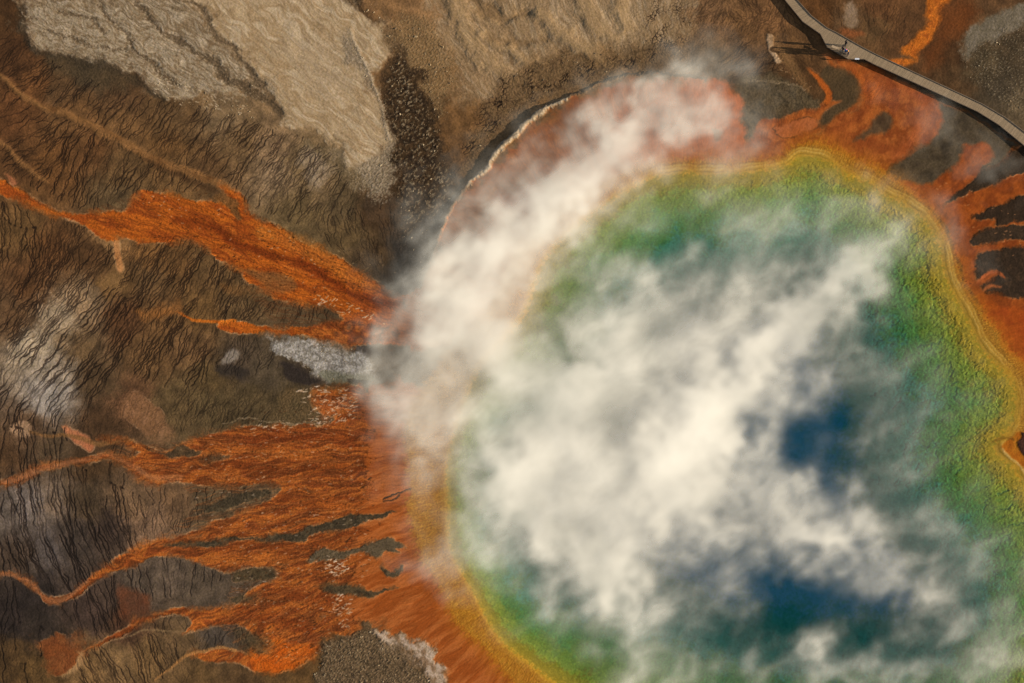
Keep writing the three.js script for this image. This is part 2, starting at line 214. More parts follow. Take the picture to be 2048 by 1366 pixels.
area([[600,310],[640,305],[660,340],[640,370],[610,360]], [[140,118,94],[160,138,112]], { wa: 10, wb: 6, soft: 12, a: 0.7 });
say('sheets');

// ------------------------------------------------------------------ drainage channels: dark threads that wander, fork and join
const crack = new Float32Array(N), cut = new Float32Array(N);
function thread(pts, w0, w1, strength, into = crack) {
  for (let s = 1; s < pts.length; s++) {
    const [ax, ay] = pts[s - 1], [bx, by] = pts[s], t = s / pts.length, w = mix(w0, w1, t) * (0.8 + 0.4 * Math.abs(n2(ax / 9, ay / 9))), e = w + 1.6;
    const k0 = Math.max(0, Math.floor((Math.min(ax, bx) - e - X0) / PX)), k1 = Math.min(TW - 1, Math.ceil((Math.max(ax, bx) + e - X0) / PX)), j0 = Math.max(0, Math.floor((Math.min(ay, by) - e - Y0) / PY)), j1 = Math.min(TH - 1, Math.ceil((Math.max(ay, by) + e - Y0) / PY));
    const dx = bx - ax, dy = by - ay, l = dx * dx + dy * dy + 1e-9;
    for (let j = j0; j <= j1; j++) for (let k = k0; k <= k1; k++) {
      const x = X0 + (k + 0.5) * PX, y = Y0 + (j + 0.5) * PY, u = clamp(((x - ax) * dx + (y - ay) * dy) / l), d = Math.hypot(x - ax - dx * u, y - ay - dy * u), v = strength * (1 - sst(w * 0.35, w + 0.9, d)), i = j * TW + k;
      if (v > into[i]) into[i] = v;
    }
  }
}
// ground broken into plates: the joints between uneven cells, open in places
function plates(outline, long, short, turn) {
  const f = field(outline, { margin: 20 }), c = Math.cos(turn), s = Math.sin(turn);
  over(f, 4, 0, (i, d, x, y) => {
    const inside = 1 - sst(-16, 4, d); if (inside < 0.02) return;
    const u = (x * c - y * s) / long + 0.22 * wbx[i], v = (x * s + y * c) / short + 0.22 * wby[i], [p, q] = cells(u, v), open = clamp(0.4 + 1.1 * n2(x / 44 + 8, y / 44)) * inside, k = (1 - sst(0.02, 0.16 + 0.1 * open, q - p)) * open;
    if (k > crack[i]) crack[i] = k; hf[i] += 0.012 * inside * ((hash(Math.floor(u), Math.floor(v)) & 255) / 255 - 0.5);
  });
}
const hash = (a, b) => { let h = Math.imul(a, 374761393) + Math.imul(b, 668265263) | 0; h = Math.imul(h ^ h >>> 13, 1274126177); return (h ^ h >>> 16) >>> 0; }, CU = [0, 0];
function cells(x, y) { const kx = Math.floor(x), ky = Math.floor(y); let a = 9, b = 9; for (let j = -1; j < 2; j++) for (let k = -1; k < 2; k++) { const h = hash(kx + k, ky + j), dx = kx + k + (h & 65535) / 65536 - x, dy = ky + j + (h >>> 16) / 65536 - y, d = dx * dx + dy * dy; if (d < a) { b = a; a = d; } else if (d < b) b = d; } CU[0] = Math.sqrt(a); CU[1] = Math.sqrt(b); return CU; }
function flowlines(outline, { gap, length, w, c, a, seed }) {   // thin threads that follow the run-off
  const f = field(outline, { margin: 10 }), r = rng(seed * 31 + 7), [x0, y0, x1, y1] = f.box, into = new Float32Array(N);
  for (let y = y0; y < y1; y += gap * 0.5) for (let x = x0; x < x1; x += gap * 2) {
    let u = x + (r() - 0.5) * gap * 2, v = y + (r() - 0.5) * gap; const own = r() * 5, len = length * (0.3 + r()), str = 0.4 + 0.6 * r(), pts = []; if (f.get(u, v) > -2) continue;
    for (let q = 0; q < len / 2; q++) { const g = Math.atan2(v - 850, u - 1450) + 0.5 * n3(u / 40, v / 24, own * 0.1) + 0.35 * n3(u / 12, v / 12, own * 0.2); u += 2 * Math.cos(g); v += 2 * Math.sin(g); if (f.get(u, v) > 1) break; pts.push([u, v]); }
    if (pts.length > 3) thread(pts, w, w * 0.5, str, into);
  }
  for (let i = 0; i < N; i++) if (into[i] > 0.02) { blend(i, c, a * into[i]); hf[i] -= 0.006 * into[i]; }
}
function channels(outline, { gap = 14, length = 120, w = 1.3, strength = 0.85, wig = 0.85, turn = 0, fork = 0.35, seed = 1, into = crack }) {
  const f = field(outline, { margin: 20 }), r = rng(seed * 97 + 3), [x0, y0, x1, y1] = f.box;
  const walk = (x, y, len, dir, width, own, depth) => {
    const pts = [[x, y]]; let a;
    for (let s = 0; s < len / 2.2; s++) {
      a = lieAt(x, y) + turn; if (dir < 0) a += Math.PI;
      a += wig * (0.6 * n3(x / 30, y / 30, own * 0.07) + 0.75 * n3(x / 9, y / 9, own * 0.1) + 0.35 * n3(x / 4, y / 4, own * 0.3));
      x += 2.2 * Math.cos(a); y -= 2.2 * Math.sin(a);
      if (f.get(x + 6 * n2(x / 20, y / 20), y) > 2) break;
      pts.push([x, y]);
      if (depth < 2 && r() < fork * 0.03) walk(x, y, len * (0.25 + 0.3 * r()), dir, width * 0.7, own + 3 + r() * 4, depth + 1);
    }
    if (pts.length > 3) thread(pts, width, width * 0.55, strength * (0.7 + 0.3 * r()), into);
  };
  for (let y = y0; y < y1; y += gap) for (let x = x0; x < x1; x += gap) {
    const sx = x + (r() - 0.5) * gap * 1.4, sy = y + (r() - 0.5) * gap * 1.4;
    if (f.get(sx, sy) < -1 && n2(sx / 55 + seed, sy / 55) > -0.35) { const own = r() * 10; walk(sx, sy, length * (0.4 + r()) / 2, 1, w, own, 0); if (r() < 0.7) walk(sx, sy, length * (0.4 + r()) / 2, -1, w, own, 1); }
  }
}
channels([[12,160],[60,120],[110,125],[180,160],[300,200],[420,215],[520,250],[600,290],[640,330],[560,420],[520,420],[440,362],[340,328],[240,272],[150,225],[60,205]], { gap: 16, length: 112, w: 0.58, strength: 0.85, seed: 2 });
channels([[0,60],[50,70],[60,160],[20,150],[0,150]], { gap: 14, length: 80, w: 1, seed: 3, strength: 0.6 });
channels([[0,190],[40,200],[100,232],[200,262],[300,318],[380,352],[420,380],[300,382],[240,400],[180,420],[120,405],[60,370],[20,340],[0,330]], { gap: 17, length: 112, w: 0.65, strength: 0.9, seed: 4 });
channels([[560,270],[640,290],[700,370],[700,440],[620,450],[560,430],[540,350]], { gap: 17, length: 96, w: 0.58, strength: 0.75, seed: 5 });
channels([[600,430],[700,380],[790,400],[800,480],[780,570],[720,520],[640,480]], { gap: 16, length: 42, w: 0.58, strength: 0.6, seed: 6 });
channels([[0,400],[60,420],[150,450],[215,480],[228,520],[210,550],[160,600],[60,650],[0,680],[0,400]], { gap: 20, length: 240, w: 0.72, strength: 0.9, seed: 7 });
channels([[0,640],[120,600],[215,575],[250,600],[270,660],[250,740],[230,790],[200,830],[120,850],[0,850]], { gap: 27, length: 368, w: 1.01, strength: 0.95, seed: 8, wig: 0.7 });
channels([[240,540],[300,490],[380,480],[440,525],[480,545],[520,585],[500,640],[440,650],[440,740],[400,770],[280,765],[262,700],[245,640]], { gap: 22, length: 208, w: 0.79, strength: 0.9, seed: 9 });
channels([[250,490],[340,488],[330,520],[280,560],[250,530]], { gap: 10, length: 48, w: 0.58, strength: 0.6, seed: 10 });
channels([[480,560],[540,590],[640,618],[680,628],[640,640],[520,648],[460,640]], { gap: 12, length: 42, w: 0.65, strength: 0.7, seed: 11 });
channels([[0,830],[60,850],[140,860],[120,930],[60,955],[0,965]], { gap: 23, length: 176, w: 1.08, strength: 0.95, seed: 12, wig: 0.6 });
channels([[0,975],[60,955],[140,930],[230,925],[262,980],[290,1060],[320,1075],[260,1105],[190,1150],[120,1195],[70,1160],[0,1140]], { gap: 26, length: 304, w: 1.08, strength: 0.95, seed: 13, wig: 0.6 });
channels([[0,1160],[60,1175],[100,1210],[80,1366],[0,1480],[-100,1400],[-80,1160]], { gap: 46, length: 416, w: 1.30, strength: 0.95, seed: 14, wig: 0.65, fork: 0.2 });
channels([[270,1135],[320,1112],[380,1125],[440,1150],[470,1152],[430,1178],[380,1192],[290,1190],[240,1170]], { gap: 20, length: 112, w: 0.86, strength: 0.9, seed: 15, wig: 0.6 });
channels([[110,1215],[200,1165],[260,1140],[280,1190],[250,1240],[200,1275],[150,1270]], { gap: 23, length: 176, w: 0.94, strength: 0.9, seed: 16, wig: 0.6 });
channels([[160,1310],[240,1275],[330,1270],[400,1300],[330,1345],[300,1400],[180,1420],[150,1350]], { gap: 20, length: 160, w: 0.86, strength: 0.9, seed: 17, wig: 0.6 });
channels([[290,1245],[350,1228],[378,1240],[365,1268],[300,1262]], { gap: 12, length: 54, w: 0.65, strength: 0.8, seed: 18 });
channels([[345,780],[420,775],[500,780],[600,790],[620,840],[500,850],[400,870],[350,850]], { gap: 12, length: 45, w: 0.58, strength: 0.6, seed: 19 });
channels([[320,975],[400,978],[540,978],[530,1000],[440,1030],[330,1072],[270,1060],[250,980]], { gap: 16, length: 64, w: 0.65, strength: 0.75, seed: 20 });
channels([[330,1290],[480,1250],[520,1260],[470,1300],[380,1310],[320,1340]], { gap: 14, length: 48, w: 0.58, strength: 0.65, seed: 21 });
channels([[200,870],[300,900],[330,908],[380,900],[420,905],[320,912],[230,908]], { gap: 12, length: 38, w: 0.58, strength: 0.7, seed: 22 });
plates([[960,190],[1000,150],[1100,115],[1230,110],[1340,80],[1380,110],[1340,135],[1210,152],[1110,187],[1030,238],[970,292],[910,355],[885,350],[930,260]], 15, 7, 0.75);
plates([[1280,20],[1340,-20],[1390,60],[1360,110],[1300,90]], 8, 6, 0.3);
channels([[1380,-40],[1500,-40],[1580,20],[1640,90],[1570,70],[1470,50],[1400,40]], { gap: 12, length: 48, w: 0.65, strength: 0.5, seed: 25 });
channels([[1440,100],[1530,80],[1560,110],[1570,150],[1520,150],[1450,140]], { gap: 14, length: 80, w: 0.79, strength: 0.7, seed: 26 });
channels([[1640,10],[1780,10],[1840,50],[1800,100],[1740,90],[1690,60]], { gap: 12, length: 35, w: 0.58, strength: 0.4, seed: 27 });
channels([[430,690],[480,670],[540,690],[560,730],[500,750],[440,740]], { gap: 12, length: 42, w: 0.58, strength: 0.6, seed: 28 });
channels([[0,60],[60,110],[300,190],[600,280],[720,400],[760,560],[600,440],[520,420],[440,362],[300,380],[180,420],[60,370],[0,340]], { gap: 12, length: 44, w: 0.4, strength: 0.32, seed: 41, wig: 1.2 });
channels([[0,400],[215,480],[380,480],[520,585],[500,640],[440,740],[560,780],[620,840],[400,870],[200,880],[0,960]], { gap: 13, length: 50, w: 0.35, strength: 0.32, seed: 42, wig: 1.2 });
channels([[0,975],[230,925],[290,1000],[540,978],[330,1072],[120,1195],[0,1140]], { gap: 13, length: 50, w: 0.35, strength: 0.32, seed: 43, wig: 1.2 });
channels([[0,1160],[110,1215],[320,1112],[470,1152],[250,1240],[400,1300],[300,1420],[0,1420]], { gap: 13, length: 50, w: 0.35, strength: 0.32, seed: 44, wig: 1.2 });
channels([[1380,-40],[1640,90],[1500,170],[1420,140],[1340,120]], { gap: 8, length: 30, w: 0.4, strength: 0.35, seed: 45, wig: 1.2 });
for (let i = 0; i < N; i++) if (crack[i] > 0.01) { const a = crack[i] * clamp(0.92 + 0.6 * n2(px(i) / 95 + 3, py(i) / 95) + 0.25 * wax[i], 0.3, 1); blend(i, [cr[i] * 0.2 + 8, cg[i] * 0.17 + 5, cb[i] * 0.16 + 4], a * 0.9); hc[i] -= 0.018 * a; hf[i] -= 0.024 * a; }
say('channels');

// smooth brown levees of old streams
const LEVEE = [[112,76,42],[130,90,52],[98,64,34]];
stroke([[2,148,3],[14,160,4],[40,188,5],[80,212,5],[130,226,6],[180,250,7],[240,281,8],[290,312,9],[340,335,9],[395,352,9],[440,368,9],[470,385,8]], LEVEE, { wa: 3, wb: 2, soft: 4, rise: 0.1, slope: 7, gr: 0.6, st: 1.2, a: 0.92 });
stroke([[-100,230,5],[0,285,5],[30,312,5],[60,342,5],[92,362,4]], LEVEE, { wa: 3, wb: 2, soft: 4, rise: 0.07, slope: 6, a: 0.85, st: 1 });
stroke([[290,318,3],[330,340,4],[360,352,5],[400,372,6],[435,385,6]], [[66,44,26],[84,60,36]], { wa: 3, wb: 2, soft: 4, a: 0.8 });
stroke([[60,865,2],[100,872,3],[140,870,4],[170,878,4],[200,888,5],[250,880,5],[290,896,5]], LEVEE, { soft: 3, a: 0.85 });
// ------------------------------------------------------------------ orange bacterial mats
const RUST = [[104,60,30],[142,72,28],[168,92,36],[128,62,26],[98,50,22],[152,80,32],[116,72,40]], BRIGHT = [[176,90,24],[194,106,34],[160,78,22],[182,98,40]], PEACH = [[150,78,30],[170,94,44],[140,68,24],[160,86,38]], RIMC = [196,146,100];
const ORIM = [1.8, RIMC, 0.6, 0.04];
// the long upper river
area([[-170,300],[-60,345],[0,360],[35,376],[75,400],[115,423],[150,430],[190,426],[215,421],[246,424],[270,395],[290,383],[328,386],[376,398],[420,402],[452,405],[450,385],[444,372],[462,378],[485,393],[502,427],[515,441],[547,448],[581,461],[600,484],[632,494],[668,509],[700,532],[730,552],[759,563],[776,583],[800,591],[850,588],[900,620],[880,690],[760,690],[715,694],[674,687],[615,673],[560,668],[513,664],[441,662],[437,645],[472,639],[530,653],[581,656],[680,643],[682,631],[666,618],[615,612],[581,605],[554,597],[533,584],[492,560],[482,541],[437,519],[410,495],[376,480],[349,483],[308,487],[239,478],[212,477],[188,466],[154,445],[103,430],[51,408],[0,388],[-60,365],[-170,320]], [[150,72,20],[174,88,26],[136,62,20],[188,100,34]], { wa: 4, wb: 3, soft: 2.5, feather: 1.3, gr: 1.2, st: 1.0, rise: -0.05, slope: 6, rim: ORIM, sc: 44, flow: true });
stroke([[350,440,6],[420,450,7],[480,492,9],[540,510,6],[600,524,7],[650,555,8],[710,590,8],[770,605,7],[830,608,5]], [[108,42,12],[92,36,12]], { wa: 4, wb: 3, soft: 8, a: 0.75, rise: -0.04 });
stroke([[520,462,12],[580,480,16],[640,512,16],[700,550,14],[750,575,10]], [[188,112,42],[170,96,36]], { wa: 5, wb: 4, soft: 10, a: 0.6, gr: 1.6 });
area([[455,395],[470,400],[482,425],[480,440],[462,425],[448,408],[425,400],[440,390]], [[90,62,34],[120,78,40]], { wa: 4, wb: 4, soft: 3, a: 0.85, gr: 1.8 });
area([[486,541],[545,542],[581,552],[592,570],[575,582],[548,586],[530,575],[500,552]], [[112,80,46],[142,82,38]], { wa: 4, wb: 3, soft: 6, a: 0.8, gr: 1 });
area([[440,560],[480,566],[530,590],[500,592],[450,584]], [[128,80,38],[106,78,46]], { wa: 8, wb: 4, soft: 12, a: 0.5 });
stroke([[352,622,1.5],[372,632,2.5],[395,641,3],[437,644,3.5],[472,640,3]], BRIGHT, { soft: 2 });
area([[270,620],[330,612],[352,600],[360,622],[320,636],[285,640]], [[146,90,42],[120,80,44]], { wa: 6, wb: 4, soft: 8, a: 0.7 });
area([[640,645],[700,638],[760,650],[800,660],[770,686],[700,690],[640,676],[600,664]], RUST, { wa: 5, wb: 3, soft: 6, gr: 1, st: 1.4 });
// the wide lower fan and its stream roots
area([[188,877],[230,878],[267,882],[301,894],[328,903],[362,891],[393,874],[444,864],[495,853],[540,856],[560,848],[649,848],[670,836],[632,822],[622,798],[635,779],[700,773],[728,778],[770,900],[745,1050],[720,1250],[668,1268],[640,1282],[636,1302],[608,1326],[560,1343],[506,1340],[461,1324],[410,1322],[383,1312],[420,1300],[470,1299],[506,1316],[520,1290],[500,1262],[461,1247],[410,1255],[362,1269],[384,1252],[376,1238],[352,1230],[308,1238],[239,1273],[200,1292],[161,1308],[212,1277],[253,1253],[273,1240],[325,1223],[359,1216],[427,1216],[478,1209],[500,1180],[548,1158],[547,1137],[489,1136],[444,1144],[393,1127],[359,1114],[325,1110],[290,1119],[260,1136],[219,1146],[191,1163],[164,1190],[137,1200],[109,1210],[85,1200],[62,1174],[34,1158],[0,1153],[-170,1170],[-170,1150],[0,1146],[34,1148],[62,1160],[85,1186],[109,1196],[137,1186],[171,1165],[191,1142],[239,1114],[273,1091],[308,1080],[376,1068],[437,1042],[533,1003],[560,972],[444,973],[400,972],[342,965],[308,970],[273,955],[246,931],[219,921],[137,931],[75,943],[51,956],[27,968],[0,972],[-170,990],[-170,975],[0,960],[27,955],[51,944],[75,931],[137,921],[205,908],[250,912],[280,905],[240,885]], RUST, { wa: 3, wb: 3, soft: 2.5, feather: 1.3, gr: 1.2, st: 1.1, rise: -0.03, slope: 6, rim: ORIM, sc: 44, flow: true, step: 2 });
stroke([[200,908,3],[240,918,4],[275,938,6],[310,955,6],[360,957,7]], [[170,116,78],[160,96,54]], { soft: 4, a: 0.6 });
for (const p of [[[0,964,3],[27,961,4],[51,949,5],[90,935,5],[137,926,4],[200,914,3]], [[-100,1156,4],[0,1150,4],[34,1153,4],[62,1166,4],[85,1192,4],[109,1203,5],[137,1193,4],[175,1164,4]]]) stroke(p, [[146,92,58],[160,108,72]], { soft: 3, a: 0.6, rise: 0.05 });
area([[520,1290],[560,1282],[610,1290],[636,1302],[608,1326],[560,1343],[510,1338],[500,1318]], [[204,96,20],[190,84,18],[214,112,36]], { wa: 5, wb: 4, soft: 10, a: 0.8, gr: 1.2 });
area([[75,1278],[110,1268],[150,1274],[168,1295],[160,1322],[122,1352],[100,1336],[86,1308]], [[136,70,30],[112,58,28],[150,90,46]], { wa: 9, wb: 6, soft: 5, feather: 1.2, a: 0.85, gr: 1, rim: [2, [168,122,80], 0.4] });
area([[122,1352],[150,1330],[165,1300],[166,1330],[140,1352]], [[170,128,84]], { soft: 5, wa: 4, wb: 3, a: 0.8 });
area([[235,1175],[290,1185],[300,1220],[250,1235],[235,1210]], [[112,58,32],[84,54,38]], { wa: 7, wb: 5, soft: 8, a: 0.75 });
stroke([[309,1360,1.5],[349,1330,2.5],[383,1309,3],[434,1296,3],[472,1300,3]], [164,112,62], { soft: 2, a: 0.8, rise: 0.05 });
stroke([[230,1280,1],[260,1270,1.6],[290,1260,1.8],[340,1262,1.5],[370,1264,1.2]], [132,104,70], { soft: 1.5, a: 0.8, rise: 0.04 });
// apron round the pool
area([[726,776],[742,850],[736,950],[716,1040],[700,1150],[690,1236],[740,1252],[830,1280],[880,1330],[905,1400],[960,1480],[1200,1500],[1300,900],[1200,700],[1000,640],[880,690],[800,690],[790,650],[806,612],[838,588],[850,540],[885,470],[905,425],[942,378],[985,338],[1045,275],[1110,224],[1200,182],[1290,158],[1400,150],[1455,170],[1485,200],[1500,260],[1480,300],[1560,330],[1450,500],[1300,640],[1000,900],[860,780]], PEACH, { wa: 12, wb: 6, soft: 7, feather: 0.6, flat: 0.9, gr: 0.45, st: 0.9, wt: 0.6, sc: 60, flow: true });
area([[885,470],[905,425],[942,378],[985,338],[1045,275],[1110,224],[1180,192],[1160,260],[1080,330],[1000,420],[930,500]], [[138,76,28],[120,64,26],[150,90,40]], { wa: 12, wb: 5, soft: 16, a: 0.8, sc: 40 });
area([[1000,400],[1060,370],[1080,390],[1040,430],[990,430]], [160,66,34], { wa: 12, wb: 4, soft: 16, a: 0.8 });
area([[1230,230],[1330,190],[1400,165],[1455,172],[1487,205],[1497,255],[1482,300],[1420,320],[1320,320],[1240,330]], [[152,74,30],[170,88,40],[136,64,26]], { wa: 10, wb: 3, soft: 10, gr: 0.5, st: 0.8, sc: 60 });
area([[1425,255],[1440,260],[1446,275],[1434,280]], [120,70,40], { soft: 3, wb: 3 });
// darker flow bands and pale flecks in the fan
for (const [p, c] of [[[[420,930,6],[520,938,8],[620,935,9],[720,940,8]], [104,46,16]], [[[450,1090,5],[560,1100,7],[640,1090,8],[720,1060,7]], [112,52,20]], [[[560,1000,8],[640,1004,10],[710,990,8]], [114,52,20]], [[[500,880,10],[600,870,16],[700,880,14]], [108,46,18]], [[[560,1180,10],[640,1200,16],[700,1190,10]], [118,54,20]], [[[480,1225,8],[560,1240,12],[620,1260,10]], [116,50,18]], [[[640,1000,10],[700,1020,12]], [176,92,34]], [[[440,900,8],[560,905,10],[660,912,8]], [170,90,34]], [[[420,1110,8],[500,1118,10],[580,1115,8]], [172,94,36]]])
  stroke(p, c, { wa: 8, wb: 5, soft: 12, a: 0.6 });
flowlines([[200,905],[400,880],[720,860],[730,1230],[560,1330],[440,1250],[470,1130],[300,1100],[400,1000],[240,925]], { gap: 13, length: 90, w: 0.6, c: [78,38,18], a: 0.42, seed: 3 });
flowlines([[150,435],[300,392],[480,430],[700,540],[830,600],[700,680],[560,660],[440,520],[250,470]], { gap: 13, length: 80, w: 0.6, c: [80,36,14], a: 0.42, seed: 4 });
flowlines([[200,905],[400,880],[720,860],[730,1230],[560,1330],[440,1250],[470,1130],[300,1100],[400,1000],[240,925]], { gap: 17, length: 60, w: 0.6, c: [186,116,62], a: 0.4, seed: 5 });
flowlines([[740,800],[815,830],[815,1010],[860,1150],[940,1290],[1000,1360],[900,1340],[760,1250],[700,1200],[740,1000]], { gap: 20, length: 90, w: 1.2, c: [124,60,22], a: 0.3, seed: 6 });
// olive and brown wedges that split the fan
const OLIVE = [[74,61,44],[58,48,34],[92,76,54]], DARKW = [[62,50,34],[82,66,44],[50,40,28]];
const wedge = (p, c = OLIVE, o = {}) => area(p, c, { wa: 4, wb: 3, soft: 2.2, feather: 0.7, gr: 1.3, rise: 0.05, slope: 4, sc: 30, rim: [1.4, [172,122,78], 0.5], ...o });
wedge([[325,1089],[376,1084],[444,1076],[500,1078],[547,1068],[588,1069],[632,1049],[697,1031],[740,1030],[792,1018],[760,1034],[720,1048],[690,1058],[649,1062],[612,1078],[581,1084],[500,1082],[444,1088],[376,1094]]);
wedge([[437,1000],[490,985],[533,983],[545,990],[500,1004],[450,1020],[410,1026]]);
wedge([[612,1126],[625,1114],[642,1097],[660,1102],[690,1104],[715,1097],[749,1081],[776,1077],[806,1084],[812,1094],[790,1096],[804,1106],[768,1103],[758,1117],[740,1106],[718,1106],[694,1119],[670,1122],[640,1120]], [[78,64,46],[96,80,58]], { rise: 0.08 });
wedge([[640,1170],[668,1166],[700,1170],[725,1174],[753,1182],[803,1172],[765,1187],[718,1192],[680,1188],[650,1182]], DARKW);
wedge([[758,1132],[770,1136],[784,1146],[808,1130],[800,1148],[783,1153],[768,1146]], DARKW);
wedge([[470,1145],[500,1138],[545,1138],[550,1156],[500,1160],[468,1162]], DARKW, { wa: 2 });
wedge([[468,1195],[500,1190],[520,1200],[490,1210],[470,1206]], DARKW, { a: 0.8, soft: 5 });
wedge([[290,895],[330,905],[365,893],[400,905],[380,915],[345,912],[310,905]], OLIVE, { a: 0.85 });
wedge([[400,918],[440,908],[460,912],[420,926]], OLIVE, { a: 0.7, soft: 4 });
wedge([[470,1260],[520,1268],[545,1290],[520,1310],[500,1290]], DARKW, { soft: 6, a: 0.8, rim: undefined, wb: 6 });
area([[560,790],[615,780],[625,800],[640,830],[600,844],[540,846]], [[84,68,44],[100,76,48]], { wa: 6, wb: 6, soft: 10, a: 0.8, gr: 1.8 });
stroke([[440,846,1],[500,838,1.6],[545,846,1.4],[600,846,1.6],[640,848,1.2]], [168,142,110], { wa: 4, wb: 4, a: 0.6, soft: 2 });
for (const p of [[[766,998,1.2],[780,992,1.5],[800,985,1.2],[821,976,1]], [[766,1002,1],[785,1000,1.2],[798,990,1]], [[735,960,1.2],[742,956,1]], [[720,975,1],[730,972,1]], [[690,1085,0.8],[700,1075,0.8]]]) stroke(p, [40,28,18], { wa: 1, wb: 2, soft: 1.2, rise: -0.05, slope: 2, step: 1.5 });
// speckled dark ground with a white crust at the bottom
area([[640,1290],[674,1272],[716,1258],[742,1253],[770,1264],[790,1290],[840,1330],[870,1370],[880,1480],[600,1480],[620,1366],[640,1330]], [[60,48,34],[84,66,46],[104,82,58],[48,38,28]], { wa: 8, wb: 6, soft: 6, feather: 0.6, gr: 1.8, rise: 0.04, slope: 8, sc: 26 });
area([[748,1262],[785,1265],[830,1276],[862,1298],[872,1320],[893,1332],[890,1372],[880,1480],[850,1480],[858,1350],[838,1318],[800,1296],[768,1284]], [[160,136,112],[176,152,130],[136,108,82],[120,92,66]], { wa: 8, wb: 8, soft: 5, feather: 1.1, sc: 26, gr: 1.1, rise: 0.06, slope: 4 });
crust([[640,1290],[674,1272],[742,1253],[790,1290],[840,1330],[870,1370],[880,1480],[600,1480],[620,1366]], 8, [[150,128,98],[112,92,66],[84,66,46]], { lift: 0.06, cover: 0.22 });
area([[632,805],[650,792],[690,800],[680,830],[650,845]], [[166,104,66],[150,76,34]], { wa: 10, wb: 8, soft: 12, a: 0.5, gr: 2 });
say('left mats');

// ------------------------------------------------------------------ right side
const MUD = [[62,50,36],[78,64,46],[52,42,30]], REDMAT = [[140,70,28],[156,84,36],[124,60,24],[148,78,38]];
area([[1652,113],[1673,131],[1703,145],[1720,165],[1724,192],[1707,220],[1676,234],[1649,254],[1618,274],[1560,290],[1500,300],[1485,296],[1498,274],[1509,257],[1530,240],[1550,238],[1587,232],[1632,219],[1652,205],[1657,190],[1640,163],[1615,138],[1640,155],[1662,190],[1658,203],[1680,203],[1660,215],[1640,232],[1650,250],[1676,228],[1700,214],[1716,190],[1712,166],[1696,150],[1668,138]], REDMAT, { wa: 4, wb: 2.5, soft: 3, gr: 0.6, st: 0.6, rim: [1.5, [176,112,68], 0.5], step: 2 });
area([[1655,112],[1690,120],[1730,124],[1760,140],[1800,163],[1844,184],[1880,206],[1882,240],[1864,282],[1826,302],[1786,332],[1760,352],[1700,330],[1640,300],[1560,312],[1480,330],[1470,310],[1500,292],[1560,285],[1618,272],[1649,252],[1676,232],[1707,219],[1722,192],[1720,165],[1703,145],[1673,131]], REDMAT, { wa: 5, wb: 3, soft: 4, feather: 0.6, gr: 0.5, st: 0.6, sc: 40, wt: 0.4 });
area([[1700,135],[1740,145],[1770,170],[1750,200],[1730,190],[1725,165]], [[168,84,26],[150,70,24]], { wa: 8, wb: 3, soft: 10, a: 0.8, st: 1.6 });
for (const [p, c] of [[[[1690,126,5],[1724,140,7],[1746,170,8],[1748,205,8],[1728,240,8],[1690,262,7],[1640,280,6]], [172,92,38]], [[[1740,132,6],[1776,160,8],[1790,195,9],[1786,225,8]], [120,54,22]], [[[1800,170,8],[1840,200,10],[1846,240,10],[1826,280,9],[1790,312,8]], [164,84,42]], [[[1724,136,4],[1738,165,5],[1738,200,5],[1716,236,5],[1670,262,5]], [112,50,20]], [[[1600,300,8],[1680,285,9],[1760,292,9],[1810,300,6]], [124,58,24]], [[[1836,190,5],[1864,215,6],[1866,250,6],[1850,280,5]], [120,54,24]]]) stroke(p, c, { wa: 5, wb: 3, soft: 9, a: 0.6 });
area([[1555,250],[1600,240],[1640,240],[1620,262],[1570,272],[1550,262]], [[176,104,64],[160,86,44]], { wa: 5, wb: 3, soft: 5, a: 0.75, rim: [1.2, [70,44,26], 0.7] });
area([[1752,235],[1768,224],[1788,240],[1774,262],[1745,272],[1705,278],[1740,258]], MUD, { wa: 4, wb: 4, soft: 6, a: 0.85 });
area([[1690,140],[1712,155],[1722,175],[1718,200],[1700,216],[1672,236],[1645,254],[1636,238],[1660,222],[1682,204],[1664,198],[1658,180],[1640,160],[1650,140],[1670,136]], [[66,52,34],[84,64,40]], { wa: 4, wb: 3, soft: 5, a: 0.9 });
stroke([[1652,205,5],[1632,218,6],[1590,234,6],[1550,246,8]], REDMAT, { wa: 4, wb: 3, soft: 3, a: 0.9, st: 1.5 });
stroke([[1618,140,1.5],[1640,162,5],[1657,188,7],[1654,204,6]], [[170,86,28],[150,72,26]], { wa: 2, wb: 2, soft: 2.5, rim: [1.2, [70,44,24], 0.6] });
area([[1481,161],[1533,147],[1587,161],[1618,178],[1640,202],[1618,219],[1570,228],[1539,234],[1510,247],[1492,276],[1486,239],[1481,205]], [[70,56,38],[88,72,50],[54,44,30]], { wa: 8, wb: 5, soft: 7, gr: 1.5, sc: 24 });
area([[1760,120],[1790,118],[1830,122],[1800,100],[1820,82],[1847,61],[1858,41],[1850,10],[1854,-120],[1910,-120],[1898,0],[1886,27],[1872,60],[1862,80],[1840,104],[1830,126],[1810,136]], [[164,84,24],[184,100,32],[142,70,22]], { wa: 5, wb: 3, soft: 5, gr: 0.9, st: 1.6, sc: 30 });
area([[1880,20],[1920,10],[1960,20],[1920,60],[1890,110],[1850,140],[1840,110],[1866,80]], [[110,58,24],[90,50,24]], { wa: 8, wb: 4, soft: 14, a: 0.75 });
area([[1926,66],[1945,52],[1980,38],[2048,6],[2200,-30],[2200,20],[2048,46],[1997,80],[1960,92],[1930,114],[1924,96]], [[118,104,86],[100,88,70],[134,118,98]], { wa: 7, wb: 5, soft: 7, gr: 1.2 });
area([[1690,10],[1702,0],[1712,30],[1712,48],[1698,56],[1690,40]], [[140,114,90],[116,92,68]], { wa: 4, wb: 4, soft: 5 });
